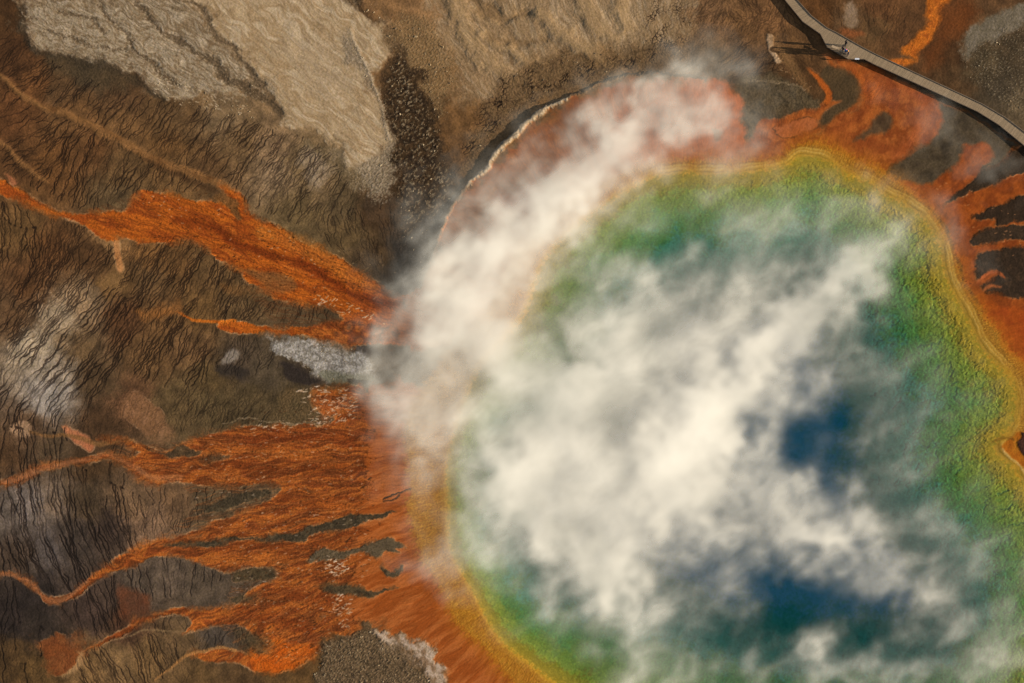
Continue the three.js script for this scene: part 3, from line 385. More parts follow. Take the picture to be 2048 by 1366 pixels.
area([[1531,68],[1550,74],[1548,90],[1538,98],[1553,109],[1563,124],[1554,128],[1544,112],[1535,94]], [[190,160,128],[160,126,92]], { wa: 3, wb: 3, soft: 2, gr: 1, rise: 0.06, slope: 3 });
stroke([[1552,76,5],[1562,100,8],[1580,130,9],[1610,165,6],[1622,178,4]], [[134,98,60],[112,80,48]], { wa: 5, wb: 4, soft: 7, a: 0.75, gr: 1.5 });
stroke([[1490,165,1.2],[1530,162,1.5],[1580,166,1.2],[1615,175,1.5]], [160,134,102], { wa: 6, wb: 5, soft: 2, a: 0.6 });
area([[1680,60],[1720,60],[1728,70],[1700,78]], [142,78,40], { wa: 5, wb: 4, soft: 6, a: 0.7 });
area([[1640,108],[1658,104],[1664,118],[1654,116]], [150,84,44], { soft: 4, a: 0.6 });
// mud and orange tongues to the right of the pool
area([[1880,205],[1960,240],[2048,300],[2230,420],[2230,760],[2060,760],[1990,660],[1930,560],[1890,450],[1800,370],[1786,332],[1830,300],[1866,280]], [[132,60,18],[148,72,24],[116,52,16],[140,66,24]], { wa: 4, wb: 2, soft: 4, gr: 0.5, st: 0.5, sc: 50, wt: 0.4 });
area([[1880,205],[1960,240],[2048,300],[2230,420],[2230,350],[2048,290],[1997,328],[1963,345],[1985,315],[1975,290],[1962,285],[1949,291],[1929,284],[1926,300],[1902,338],[1881,350],[1861,365],[1809,363],[1782,356],[1784,336],[1830,302],[1866,280],[1884,240]], MUD, { wa: 4, wb: 3, soft: 5, gr: 1, rim: [1.5, [120,70,36], 0.4] });
wedge([[1889,408],[1929,376],[1963,345],[1997,328],[2048,292],[2230,300],[2230,330],[2048,343],[1980,374],[1946,384],[1912,398]], [[56,42,28],[44,32,22]], { rise: 0.06, rim: [1.6, [176,118,76], 0.7] });
wedge([[1943,431],[1960,424],[1980,417],[2048,393],[2230,360],[2230,430],[2048,440],[1997,452],[1990,440],[1956,438]], [[54,38,26],[42,30,20]], { rise: 0.06 });
wedge([[1943,481],[1952,468],[1960,463],[1985,455],[2048,448],[2230,440],[2230,470],[2048,479],[1990,486],[1963,492],[1948,488]], [[60,44,30],[46,34,24]], { rise: 0.06 });
wedge([[1950,518],[1956,508],[1966,505],[2048,494],[2230,480],[2230,610],[2048,598],[1997,588],[1973,584],[1964,571],[1985,560],[1998,548],[1990,540],[1975,544],[1960,558],[1952,553]], [[56,40,28],[44,32,22],[70,50,34]], { rise: 0.06 });
stroke([[1955,562,2],[1975,548,4],[1998,546,4],[2010,556,2]], [[150,74,32]], { wa: 2, wb: 2, soft: 2.5 });
stroke([[1966,580,2],[1980,572,3],[2000,575,2]], [[156,84,42]], { wa: 2, wb: 2, soft: 3 });
area([[1960,600],[2048,620],[2230,640],[2230,780],[2060,760],[2010,690],[1975,640]], [[140,56,14],[156,70,20],[126,48,14]], { wa: 4, wb: 2, soft: 8, gr: 0.5 });
say('right mats');

// ------------------------------------------------------------------ the pool: gold rim, then green and blue mats on a bed that falls away
const RIM = [[889,1002],[889,1070],[900,1115],[920,1152],[947,1200],[971,1248],[1002,1292],[1050,1330],[1094,1366],[1160,1410],[1280,1470],[1450,1530],[1700,1560],[1900,1540],[2060,1450],[2140,1300],[2150,1150],[2110,1030],[2062,962],[2030,920],[2004,894],[2024,870],[2041,843],[2045,792],[2028,747],[1997,713],[1967,676],[1950,635],[1922,587],[1902,539],[1895,494],[1871,446],[1840,413],[1806,393],[1772,376],[1738,352],[1703,343],[1676,325],[1645,305],[1615,301],[1587,305],[1567,320],[1519,331],[1468,335],[1416,337],[1348,335],[1290,350],[1220,390],[1150,440],[1090,500],[1060,560],[1040,620],[1000,670],[950,730],[920,800],[900,870],[886,940]];
const GOLD = [[811,860],[814,899],[818,933],[822,978],[818,1012],[831,1070],[845,1118],[865,1145],[893,1196],[910,1237],[947,1275],[982,1309],[1026,1360],[1110,1430],[1280,1500],[1450,1560],[1700,1600],[1940,1580],[2110,1480],[2190,1310],[2200,1150],[2150,1010],[2090,930],[2050,900],[2048,880],[2064,843],[2066,780],[2050,732],[2018,703],[1987,655],[1956,614],[1936,587],[1915,539],[1902,494],[1885,461],[1868,431],[1840,402],[1809,374],[1779,353],[1758,339],[1707,318],[1676,301],[1638,285],[1594,294],[1553,318],[1485,321],[1348,319],[1270,335],[1190,372],[1110,420],[1040,490],[1005,550],[985,600],[950,650],[890,710],[850,770],[822,815]];
const goldF = field(GOLD, { margin: 60, step: 3 }), rimF = field(RIM, { margin: 60, step: 3 });
const depth = new Float32Array(N).fill(-1);
over(goldF, 2, 2, (i, d, x, y) => {   // fringe of gold filaments combed away from the water
  const e = rimF.get(x, y), comb = n2(x / 3.2 + 0.2 * wbx[i], y / 3.2) * 0.5 + 0.5, reach = 12 + 7 * wbx[i] + 8 * n2(Math.atan2(y - 850, x - 1450) * 320, 3), m = 1 - sst(-4, reach, d);
  if (m > 0.01) { blend(i, tone([[164,106,28],[188,136,42],[144,94,26],[174,120,38],[156,102,28]], x, y, 13, 3, true), m * mix(0.7, 1, comb)); grain[i] = mix(grain[i], 0.8, m); streak[i] = mix(streak[i], 0.4, m); hc[i] += m * 0.03 * comb; wet[i] = mix(wet[i], 0.3, m); }
  const glow = 0.55 * Math.exp(-((Math.max(0, d) / 24) ** 2)) * sst(760, 1000, x); if (d > -4) blend(i, [166,98,24], glow * (0.8 + 0.2 * wbx[i]));
});
// mats in zones, each its own living colour, with lacy borders; bare pale sinter in the middle. The blue comes from the water above.
const ZONES = [[0, [[176,130,36],[188,142,44],[164,118,32]]], [16, [[154,128,36],[142,120,36],[164,136,42]]], [56, [[158,146,44],[140,138,44],[166,150,50]]], [112, [[122,148,60],[138,150,56],[106,138,60]]], [172, [[118,158,98],[134,166,106],[104,146,92]]], [330, [[150,172,140],[168,178,152],[136,164,130]]]];
// knobbly mats: rounded cushions at three sizes
const cushions = cells;
over(rimF, 0, 0, (i, d0, x, y) => {
  if (d0 > 4) return;
  const side = clamp((x - 1250) / 500), d = -d0, w = d + (22 * wax[i] + 9 * wbx[i]) * sst(6, 90, d), left = sst(1250, 950, x) * sst(700, 900, y), e = w * mix(1, 2.0, left) * mix(1, 0.82, sst(1150, 1366, y) * (1 - left)) * mix(1, 1.3, sst(620, 400, y) * sst(1900, 1600, x));
  const m = 1 - sst(-9, 4, d0 + 2 * wbx[i]); if (m <= 0) return;
  let zone = 0; const z = e + (9 + 14 * sst(120, 260, e)) * lace(x, y); while (zone < 5 && ZONES[zone + 1][0] < z) zone++; blend(i, tone(ZONES[zone][1], x, y, 30, 5 + zone), m); if (zone < 5) { const q = sst(ZONES[zone + 1][0] - [5, 12, 22, 36, 60][zone], ZONES[zone + 1][0], z); if (q > 0) blend(i, tone(ZONES[zone + 1][1], x, y, 30, 6 + zone), m * q * 0.7); } grain[i] = mix(grain[i], 0.7 * sst(260, 120, e) + 0.25, m); streak[i] = mix(streak[i], 0.15, m); wet[i] = 1;
  const lump = sst(10, 40, d) * sst(330, 160, e) * mix(0.35, 1, side);
  let rough = 0;
  if (lump > 0.01) { const [a, b] = cushions(x / 6 + 0.5 * wbx[i], y / 6 + 0.5 * wby[i]), [a2, b2] = cushions(x / 34 + 0.3 * wbx[i] + 0.5 * wax[i], y / 26 + 0.3 * wby[i] + 0.5 * way[i]); rough = 0.09 * (1 - a * a) + 0.04 * Math.min(1, (b - a) * 3) + 0.1 * Math.min(1, (b2 - a2) * 2.2); const gap = (1 - sst(0, 0.12, b2 - a2)) * lump; blend(i, [cr[i] * 0.62, cg[i] * 0.7, cb[i] * 0.9], 0.35 * gap); }
  const mh = 1 - sst(-16, 2, d0); if (d > 0) depth[i] = d; hc[i] = hc[i] * (1 - mh) + mh * (-0.02 - 1.15 * sst(0, 340, d * mix(1, 1.5, left)) - 0.12 * sst(0, 60, d) + 0.55 * lump * rough);
});
// the smooth ledge at the water's edge, with thin lines of crust along it
over(rimF, 1.2, 0.8, (i, e, x, y) => {
  if (e > 26 || e < -30) return;
  const sure = mix(0.3, 1, sst(1150, 1400, x)) * clamp(0.6 + 0.7 * n2(x / 70, y / 70)), L = (c, w) => Math.exp(-(((e - c - 1.5 * n2(x / 40, y / 40)) / w) ** 2));
  blend(i, [168,130,50], 0.6 * sure * sst(-16, -11, e) * sst(9, 5, e)); grain[i] *= 1 - 0.6 * sure * sst(-16, -11, e) * sst(9, 5, e);
  blend(i, [196,158,84], 0.6 * sure * L(-2, 1.6)); blend(i, [112,86,30], 0.5 * sure * L(-7, 1.4)); blend(i, [186,150,74], 0.5 * sure * L(4, 1.5)); blend(i, [116,80,26], 0.45 * sure * L(8.5, 1.5)); hc[i] += sure * (0.012 * L(-2, 1.8) + 0.012 * L(4, 1.8));
});
// clefts in the mats, deeper and bluer than the mats themselves
const cleft = new Float32Array(N);
const LIE2 = (x, y) => 0.95 + 0.25 * n2(x / 120, y / 120);
{ const r = rng(77);
  for (let q = 0; q < 110; q++) {
    let x = 1720 + 300 * r(), y = 540 + 700 * r(); const dd = -rimF.get(x, y); if (dd < 45 || dd > 260) continue;
    const pts = [[x, y]], len = 12 + 50 * r() * r(), w = 0.5 + 1.8 * r() * r(); let own = r() * 9;
    for (let s = 0; s < len / 2; s++) { const a = LIE2(x, y) + 1.5 * n3(x / 14, y / 14, own) + 0.9 * n3(x / 5, y / 5, own); x += 2 * Math.cos(a); y -= 2 * Math.sin(a); pts.push([x, y]); }
    thread(pts, w * 0.6, w, 0.85, cleft);
  }
}
for (let i = 0; i < N; i++) if (cleft[i] > 0.01 && depth[i] > 0) { blend(i, [60,84,56], 0.6 * cleft[i]); hc[i] -= 0.05 * cleft[i]; }
// gold notch on the pool's right edge and the dark crust that shuts it off
area([[2004,892],[2025,872],[2040,860],[2070,880],[2070,930],[2040,930],[2020,912]], [[166,96,20],[150,82,16],[176,112,30]], { wa: 2, wb: 1.5, soft: 3, gr: 0.6 });
stroke([[2006,896,1.5],[2016,912,2],[2034,928,2],[2050,946,2]], [196,160,96], { soft: 2, a: 0.8, rise: 0.04 });
stroke([[1985,884,1],[2005,876,1.5],[2026,878,1.5]], [84,54,14], { soft: 3, a: 0.8 });
area([[2041,862],[2044,872],[2034,884],[2036,896],[2050,916],[2080,950],[2090,920],[2064,890],[2052,868]], [[50,28,20],[70,40,30],[34,22,18]], { wa: 1.5, wb: 1.5, soft: 1.6, rise: 0.06, slope: 3, gr: 1.8, step: 1.5 });
say('pool');

// the raised sinter lip along the pool's upper left
const LIP = [[862,520],[872,490],[884,462],[896,430],[912,402],[934,372],[958,350],[978,334],[986,312],[1004,292],[1030,270],[1056,244],[1090,220],[1128,200],[1160,186],[1200,166],[1250,152],[1310,145],[1370,150],[1410,156]];
const lipF = field(LIP.map(([x, y], k) => [x, y, 0]), { closed: false, margin: 40, step: 2 });
over(lipF, 2.5, 2, (i, d, x, y) => {
  const big = sst(905, 985, x) * sst(1180, 1060, x), w = mix(3.5, 6.5, big), up = mix(0.15, 0.48, Math.max(big, sst(940, 880, x) * 0.8)) * sst(1380, 1250, x);
  const t = 1 - sst(w * 0.25, w, d); hc[i] += up * t;
  const c = big > 0.3 ? tone([[136,122,102],[116,102,84]], x, y, 9, 2) : tone([[66,52,38],[84,68,50]], x, y, 9, 2);
  blend(i, c, 0.9 * (1 - sst(w * 0.5, w * 1.05, d)));
  grain[i] = mix(grain[i], 1.4, t);
});
// pale flecks of crust on the mats, and dark pits: matter, scattered
{ const r = rng(404);
  const scatter = (outline, count, size, cs, a, turn = 0.2) => { const f = field(outline, { margin: 4 }), [x0, y0, x1, y1] = f.box; for (let q = 0; q < count; q++) { const x = mix(x0, x1, r()), y = mix(y0, y1, r()); if (f.get(x + 8 * n2(x / 30, y / 30), y) > 0) continue; const b = new Float32Array(0); const an = turn + (r() - 0.5) * 1.2, l = size * (0.4 + r() * 1.2), c = cs[r() * cs.length | 0], w = 0.5 + 0.6 * r();
    const k0 = Math.max(0, ((x - l - 2 - X0) / PX) | 0), k1 = Math.min(TW - 1, ((x + l + 2 - X0) / PX) | 0), j0 = Math.max(0, ((y - l - 2 - Y0) / PY) | 0), j1 = Math.min(TH - 1, ((y + l + 2 - Y0) / PY) | 0);
    for (let j = j0; j <= j1; j++) for (let k = k0; k <= k1; k++) { const i = j * TW + k, dx = px(i) - x, dy = py(i) - y, u = clamp(dx * Math.cos(an) - dy * Math.sin(an), -l, l), d = Math.hypot(dx - u * Math.cos(an), dy + u * Math.sin(an)), m = a * (1 - sst(w * 0.3, w + 0.9, d)); if (m > 0.02) { blend(i, c, m); hf[i] += 0.012 * m; } } } };
  const WH = [[206,176,146],[188,150,116],[220,196,170]];
  scatter([[600,780],[700,775],[720,830],[640,850],[500,860],[520,845],[610,845]], 420, 3, WH, 0.55);
  scatter([[740,625],[780,632],[790,645],[750,650],[620,600],[650,590]], 160, 3, WH, 0.7);
  scatter([[650,1120],[690,1120],[690,1150],[650,1150]], 90, 3, WH, 0.7);
  scatter([[660,1190],[700,1195],[705,1250],[680,1250]], 120, 2.5, WH, 0.6);
  scatter([[280,400],[440,400],[700,560],[760,600],[640,600],[420,470],[300,470]], 160, 1.6, WH, 0.4);
  scatter([[400,880],[720,860],[720,1230],[560,1320],[420,1120]], 500, 1.6, WH, 0.35);
  scatter([[300,390],[450,390],[760,580],[640,600],[300,480]], 500, 1.4, [[60,30,10],[40,24,12]], 0.6);
  scatter([[420,870],[730,800],[730,1230],[560,1340],[440,1110]], 700, 1.3, [[66,32,12],[46,28,14]], 0.55);
  scatter([[300,150],[400,180],[470,200],[520,230],[440,220],[330,200]], 200, 2.2, [[196,172,140],[172,146,112]], 0.6, -0.4);
  scatter([[380,80],[470,130],[540,200],[460,190],[400,150]], 160, 2.2, [[180,158,128],[150,126,96]], 0.5, -0.6);
  scatter([[520,480],[700,500],[790,540],[740,540],[600,470],[540,450]], 140, 1.4, [[150,120,80],[170,140,98]], 0.5);
  scatter([[500,1190],[640,1210],[640,1300],[500,1300]], 120, 1.6, [[60,34,16]], 0.6);
  scatter([[1895,480],[1920,520],[1960,600],[1985,640],[1960,640],[1925,580]], 60, 1.2, [[110,40,12],[90,40,16]], 0.7);
  scatter([[1860,360],[2048,420],[2048,520],[1900,440]], 70, 1.4, [[190,130,84]], 0.5);
  scatter([[1550,100],[1620,170],[1600,180],[1550,130]], 90, 1.2, [[70,52,32],[166,130,92]], 0.6);
}
// grain and flow streaks
const lic = new Float32Array(N);
{ const noise = new Float32Array(N), r = rng(9); for (let i = 0; i < N; i++) noise[i] = r() - 0.5;
  for (let i = 0; i < N; i++) {
    const x = px(i), y = py(i), a = Math.atan2(y - 850, x - 1450) + 0.35 * wax[i] + 0.12 * wbx[i], dx = Math.cos(a) * 1.25, dy = Math.sin(a) * 1.25; let s = 0, u = i % TW, v = i / TW | 0;
    for (let q = -9; q <= 9; q++) { const k = (u + q * dx + TW) % TW | 0, j = clamp(v + q * dy | 0, 0, TH - 1); s += noise[j * TW + k]; }
    lic[i] = s / 5;
  }
}
{ const r = rng(12);
  for (let i = 0; i < N; i++) {
    const x = px(i), y = py(i), g1 = n2(x / 3.1, y / 3.1), g2 = n2b(x / 7.3 + 9, y / 7.3), w = r() - 0.5, dry = 1 - 0.75 * wet[i];
    const v = Math.max(0.25, 1 + grain[i] * (0.075 * g1 + 0.07 * g2 + 0.09 * w) + streak[i] * 0.24 * lic[i]);
    cr[i] *= v; cg[i] *= v; cb[i] *= v * (1 + 0.04 * g2);
    hf[i] += dry * (grain[i] * (0.0045 * g1 + 0.006 * g2 + 0.002 * w) + 0.003 * streak[i] * lic[i]);
    const e = Math.min(x - X0, X1 - x, y - Y0, Y1 - y); hc[i] *= sst(4, 70, e); if (e < 100) blend(i, [106 + 14 * g2, 80 + 11 * g2, 54 + 8 * g2], sst(100, 10, e + 14 * wax[i]));
  }
}
const heightAt = (x, y) => { const u = clamp((x - X0) / PX - 0.5, 0, TW - 1.01), v = clamp((y - Y0) / PY - 0.5, 0, TH - 1.01), k = u | 0, j = v | 0, i = j * TW + k, s = u - k, t = v - j; return mix(mix(hc[i], hc[i + 1], s), mix(hc[i + TW], hc[i + TW + 1], s), t); };
const byte = new Uint8Array(N * 4), bump = new Float32Array(N);
for (let i = 0; i < N; i++) {
  byte[i * 4] = clamp(toS(clamp(lin(cr[i]) / LIT[0], 0.004, 0.8)), 0, 255); byte[i * 4 + 1] = clamp(toS(clamp(lin(cg[i]) / LIT[1], 0.004, 0.8)), 0, 255); byte[i * 4 + 2] = clamp(toS(clamp(lin(cb[i]) / LIT[2], 0.003, 0.8)), 0, 255); byte[i * 4 + 3] = 255;
  bump[i] = clamp(0.5 + hf[i] / 0.2);
}
const groundMap = new THREE.DataTexture(byte, TW, TH, THREE.RGBAFormat); groundMap.colorSpace = THREE.SRGBColorSpace; groundMap.magFilter = groundMap.minFilter = THREE.LinearFilter; groundMap.needsUpdate = true;
const groundBump = new THREE.DataTexture(bump, TW, TH, THREE.RedFormat, THREE.FloatType); groundBump.magFilter = groundBump.minFilter = THREE.LinearFilter; groundBump.needsUpdate = true;
const groundMat = new THREE.MeshPhysicalMaterial({ map: groundMap, bumpMap: groundBump, bumpScale: 0.2, roughness: 0.95, specularIntensity: 0.12 }); groundMat.name = 'mats and sinter';
const far = new Uint8Array(512 * 512 * 4);
for (let j = 0; j < 512; j++) for (let k = 0; k < 512; k++) {   // dry brown flats beyond, a tile that joins up with itself
  const a = k / 512 * 2 * Math.PI, b = j / 512 * 2 * Math.PI, t = 0.5 + 0.35 * n3(3 * Math.cos(a) + 9, 3 * Math.sin(a), 2.4 * Math.cos(b) + 1.7 * Math.sin(b)) + 0.25 * n3(11 * Math.cos(a), 11 * Math.sin(a) + 5, 9 * Math.cos(b) - 7 * Math.sin(b)), c = base(mix(84, 128, t), mix(62, 98, t), mix(40, 68, t)), i = (j * 512 + k) * 4;
  far[i] = toS(c.r); far[i + 1] = toS(c.g); far[i + 2] = toS(c.b); far[i + 3] = 255;
}
const farMap = new THREE.DataTexture(far, 512, 512, THREE.RGBAFormat); farMap.colorSpace = THREE.SRGBColorSpace; farMap.wrapS = farMap.wrapT = THREE.RepeatWrapping; farMap.magFilter = THREE.LinearFilter; farMap.needsUpdate = true;
const farMat = new THREE.MeshPhysicalMaterial({ map: farMap, roughness: 0.95, specularIntensity: 0.12 }); farMat.name = 'dry flats';
{ const GX = 1085, GY = 730, nv = (GX + 1) * (GY + 1), pos = new Float32Array((nv + 8) * 3), nor = new Float32Array((nv + 8) * 3), uv = new Float32Array((nv + 8) * 2), idx = new Uint32Array(GX * GY * 6 + 24), e = 1.1;
  for (let j = 0, q = 0; j <= GY; j++) for (let k = 0; k <= GX; k++, q++) {
    const x = mix(X0, X1, k / GX), y = mix(Y0, Y1, j / GY), edge = k === 0 || j === 0 || k === GX || j === GY, h = edge ? 0 : heightAt(x, y);
    pos.set([(x - NX) * S, h, (y - NY) * S], q * 3); uv.set([k / GX, j / GY], q * 2);
    const nx = -(heightAt(x + e, y) - heightAt(x - e, y)) / (2 * e * S), nz = -(heightAt(x, y + e) - heightAt(x, y - e)) / (2 * e * S), l = Math.hypot(nx, 1, nz); nor.set([nx / l, 1 / l, nz / l], q * 3);
  }
  let o = 0; for (let j = 0; j < GY; j++) for (let k = 0; k < GX; k++) { const a = j * (GX + 1) + k, b = a + GX + 1; idx.set([a, b, a + 1, a + 1, b, b + 1], o); o += 6; }
  const near = [at(X0, Y0), at(X1, Y0), at(X1, Y1), at(X0, Y1)], F = 5000, out = [[-F, -F], [F, -F], [F, F], [-F, F]];
  for (let c = 0; c < 4; c++) { pos.set([near[c].x, 0, near[c].z], (nv + c) * 3); pos.set([out[c][0], 0, out[c][1]], (nv + 4 + c) * 3); }
  for (let c = 0; c < 8; c++) { nor.set([0, 1, 0], (nv + c) * 3); uv.set([pos[(nv + c) * 3] / 46, pos[(nv + c) * 3 + 2] / 46], (nv + c) * 2); }
  for (let c = 0; c < 4; c++) { const a = nv + c, b = nv + (c + 1) % 4; idx.set([a, b, a + 4, b, b + 4, a + 4], o); o += 6; }
  const g = new THREE.BufferGeometry(); g.setAttribute('position', new THREE.BufferAttribute(pos, 3)); g.setAttribute('normal', new THREE.BufferAttribute(nor, 3)); g.setAttribute('uv', new THREE.BufferAttribute(uv, 2)); g.setIndex(new THREE.BufferAttribute(idx, 1));
  g.addGroup(0, GX * GY * 6, 0); g.addGroup(GX * GY * 6, 24, 1);
  var ground = new THREE.Mesh(g, [groundMat, farMat]); ground.name = 'ground'; tag(ground, 'brown and orange hot spring flats of mats and pale sinter round the pool', 'ground', undefined, 'structure'); ground.receiveShadow = ground.castShadow = true; scene.add(ground);
}
say('ground');

// ------------------------------------------------------------------ water: a clear body that fills the basin and takes out red, then green, with its depth
{ const sh = new THREE.Shape(curve(RIM, true, 3).map(([x, y]) => new THREE.Vector2((x - NX) * S, -(y - NY) * S))), g = new THREE.ExtrudeGeometry(sh, { depth: 2.4, bevelEnabled: false, curveSegments: 1 }); g.rotateX(-Math.PI / 2); g.translate(0, -2.43, 0);
  const m = new THREE.MeshPhysicalMaterial({ color: 0xffffff, transmission: 1, thickness: 1, roughness: 0.04, ior: 1.33, attenuationColor: new THREE.Color().setRGB(0.44, 0.69, 0.81), attenuationDistance: 1, transparent: true, opacity: 0.06 }); m.name = 'clear water';
  const w = new THREE.Mesh(g, m); w.name = 'pool_water'; tag(w, 'clear hot water filling the round green and blue pool', 'water', undefined, 'structure'); w.receiveShadow = true; scene.add(w);
}
// ------------------------------------------------------------------ loose crust: flat shards of sinter lying about
{ const r = rng(606), forms = [];
  for (let v = 0; v < 5; v++) { const g = new THREE.IcosahedronGeometry(1, 0), p = g.attributes.position, seen = new Map(); for (let i = 0; i < p.count; i++) { const key = [p.getX(i), p.getY(i), p.getZ(i)].map((c) => c.toFixed(2)).join(); if (!seen.has(key)) seen.set(key, 0.55 + 0.75 * r()); const s = seen.get(key); p.setXYZ(i, p.getX(i) * s, clamp(p.getY(i) * s, -0.5, 0.6), p.getZ(i) * s); } g.computeVertexNormals(); forms.push(g); }
  const pale = new THREE.MeshStandardMaterial({ color: base(158, 138, 108), roughness: 0.95, flatShading: true }), buff = new THREE.MeshStandardMaterial({ color: base(134, 112, 82), roughness: 0.95, flatShading: true }), dark = new THREE.MeshStandardMaterial({ color: base(92, 72, 50), roughness: 0.95, flatShading: true });
  pale.name = 'pale sinter'; buff.name = 'buff sinter'; dark.name = 'dark sinter';
  const list = [];
  const strew = (outline, count, lo, hi, mats, turn = 0.8, flat = 0.3) => { const f = field(outline, { margin: 4 }), [x0, y0, x1, y1] = f.box; for (let q = 0; q < count; q++) { const x = mix(x0, x1, r()), y = mix(y0, y1, r()), keep = r(), size = mix(lo, hi, r() ** 2.5), an = turn + (r() - 0.5) * 1.8, v = r() * 5 | 0, mt = mats[r() * mats.length | 0], th = size * flat * (0.5 + r()); if (f.get(x, y) > 0 || n2(x / 22, y / 22 + 3) < 0.05 + 0.7 * (keep - 0.5)) continue; list.push({ x, y, size, an, v, mt, th, lean: (r() - 0.5) * 0.5, wide: 0.25 + 0.4 * r() }); } };
  strew([[715,0],[755,10],[800,60],[815,120],[850,200],[870,260],[880,330],[890,380],[860,460],[820,520],[795,440],[790,330],[790,250],[765,200],[775,140],[785,110],[765,62],[730,28]], 900, 0.07, 0.3, [pale, buff, buff, dark]);
  strew([[780,50],[860,40],[905,110],[900,200],[870,300],[840,160]], 500, 0.1, 0.32, [buff, buff, dark]);
  strew([[1912,80],[1960,90],[2048,50],[2140,40],[2140,260],[2048,240],[1980,190],[1930,150]], 400, 0.06, 0.3, [pale, buff, buff], 0.5);
  strew([[650,1290],[720,1260],[745,1256],[790,1295],[840,1335],[865,1372],[860,1460],[640,1460],[625,1370]], 700, 0.07, 0.3, [pale, buff, dark, dark], 0.7);
  strew([[920,330],[960,250],[985,190],[1040,140],[1120,110],[1260,90],[1350,70],[1390,110],[1300,140],[1130,190],[1040,240],[985,295],[940,350]], 1100, 0.08, 0.3, [buff, dark, dark], 0.7, 0.22);
  strew([[300,150],[400,180],[470,200],[540,215],[560,240],[480,235],[400,215],[330,195]], 420, 0.08, 0.26, [pale, buff], 0.7, 0.2);
  strew([[690,60],[735,130],[770,210],[785,300],[770,380],[730,370],[760,290],[735,180]], 500, 0.1, 0.3, [buff, pale], 0.7, 0.16);
  strew([[845,460],[885,410],[920,380],[900,420],[870,480],[850,540],[830,560]], 300, 0.1, 0.32, [pale, buff, dark], 0.7, 0.3);
  strew([[395,20],[420,60],[500,160],[540,210],[500,190],[430,110]], 200, 0.08, 0.22, [buff, pale], 0.7, 0.2);
  strew([[560,690],[640,684],[740,712],[740,756],[640,756],[590,720]], 260, 0.06, 0.2, [pale, buff], 0.3, 0.2);
  list.sort((a, b) => b.size - a.size);
  const put = (c) => { const m = new THREE.Matrix4(), p = at(c.x, c.y, 0); p.y = heightAt(c.x, c.y) + c.th * 0.12; m.compose(p, new THREE.Quaternion().setFromEuler(new THREE.Euler(c.lean, c.an, c.lean * 0.6)), new THREE.Vector3(c.size, c.th, c.size * c.wide)); return m; };
  const single = list.slice(0, 220), rest = list.slice(220);
  for (const c of single) { const o = new THREE.Mesh(forms[c.v], c.mt); o.name = numbered('crust_shard'); put(c).decompose(o.position, o.quaternion, o.scale); ground.add(o); }
  for (const [mt, nm] of [[pale, 'pale_crust_chips'], [buff, 'buff_crust_chips'], [dark, 'dark_crust_chips']]) {
    const l = rest.filter((c) => c.mt === mt), im = new THREE.InstancedMesh(forms[mt === pale ? 0 : mt === buff ? 1 : 2], mt, l.length); l.forEach((c, i) => im.setMatrixAt(i, put(c))); im.name = nm; tag(im, undefined, undefined, undefined, 'stuff'); ground.add(im);
  }
}

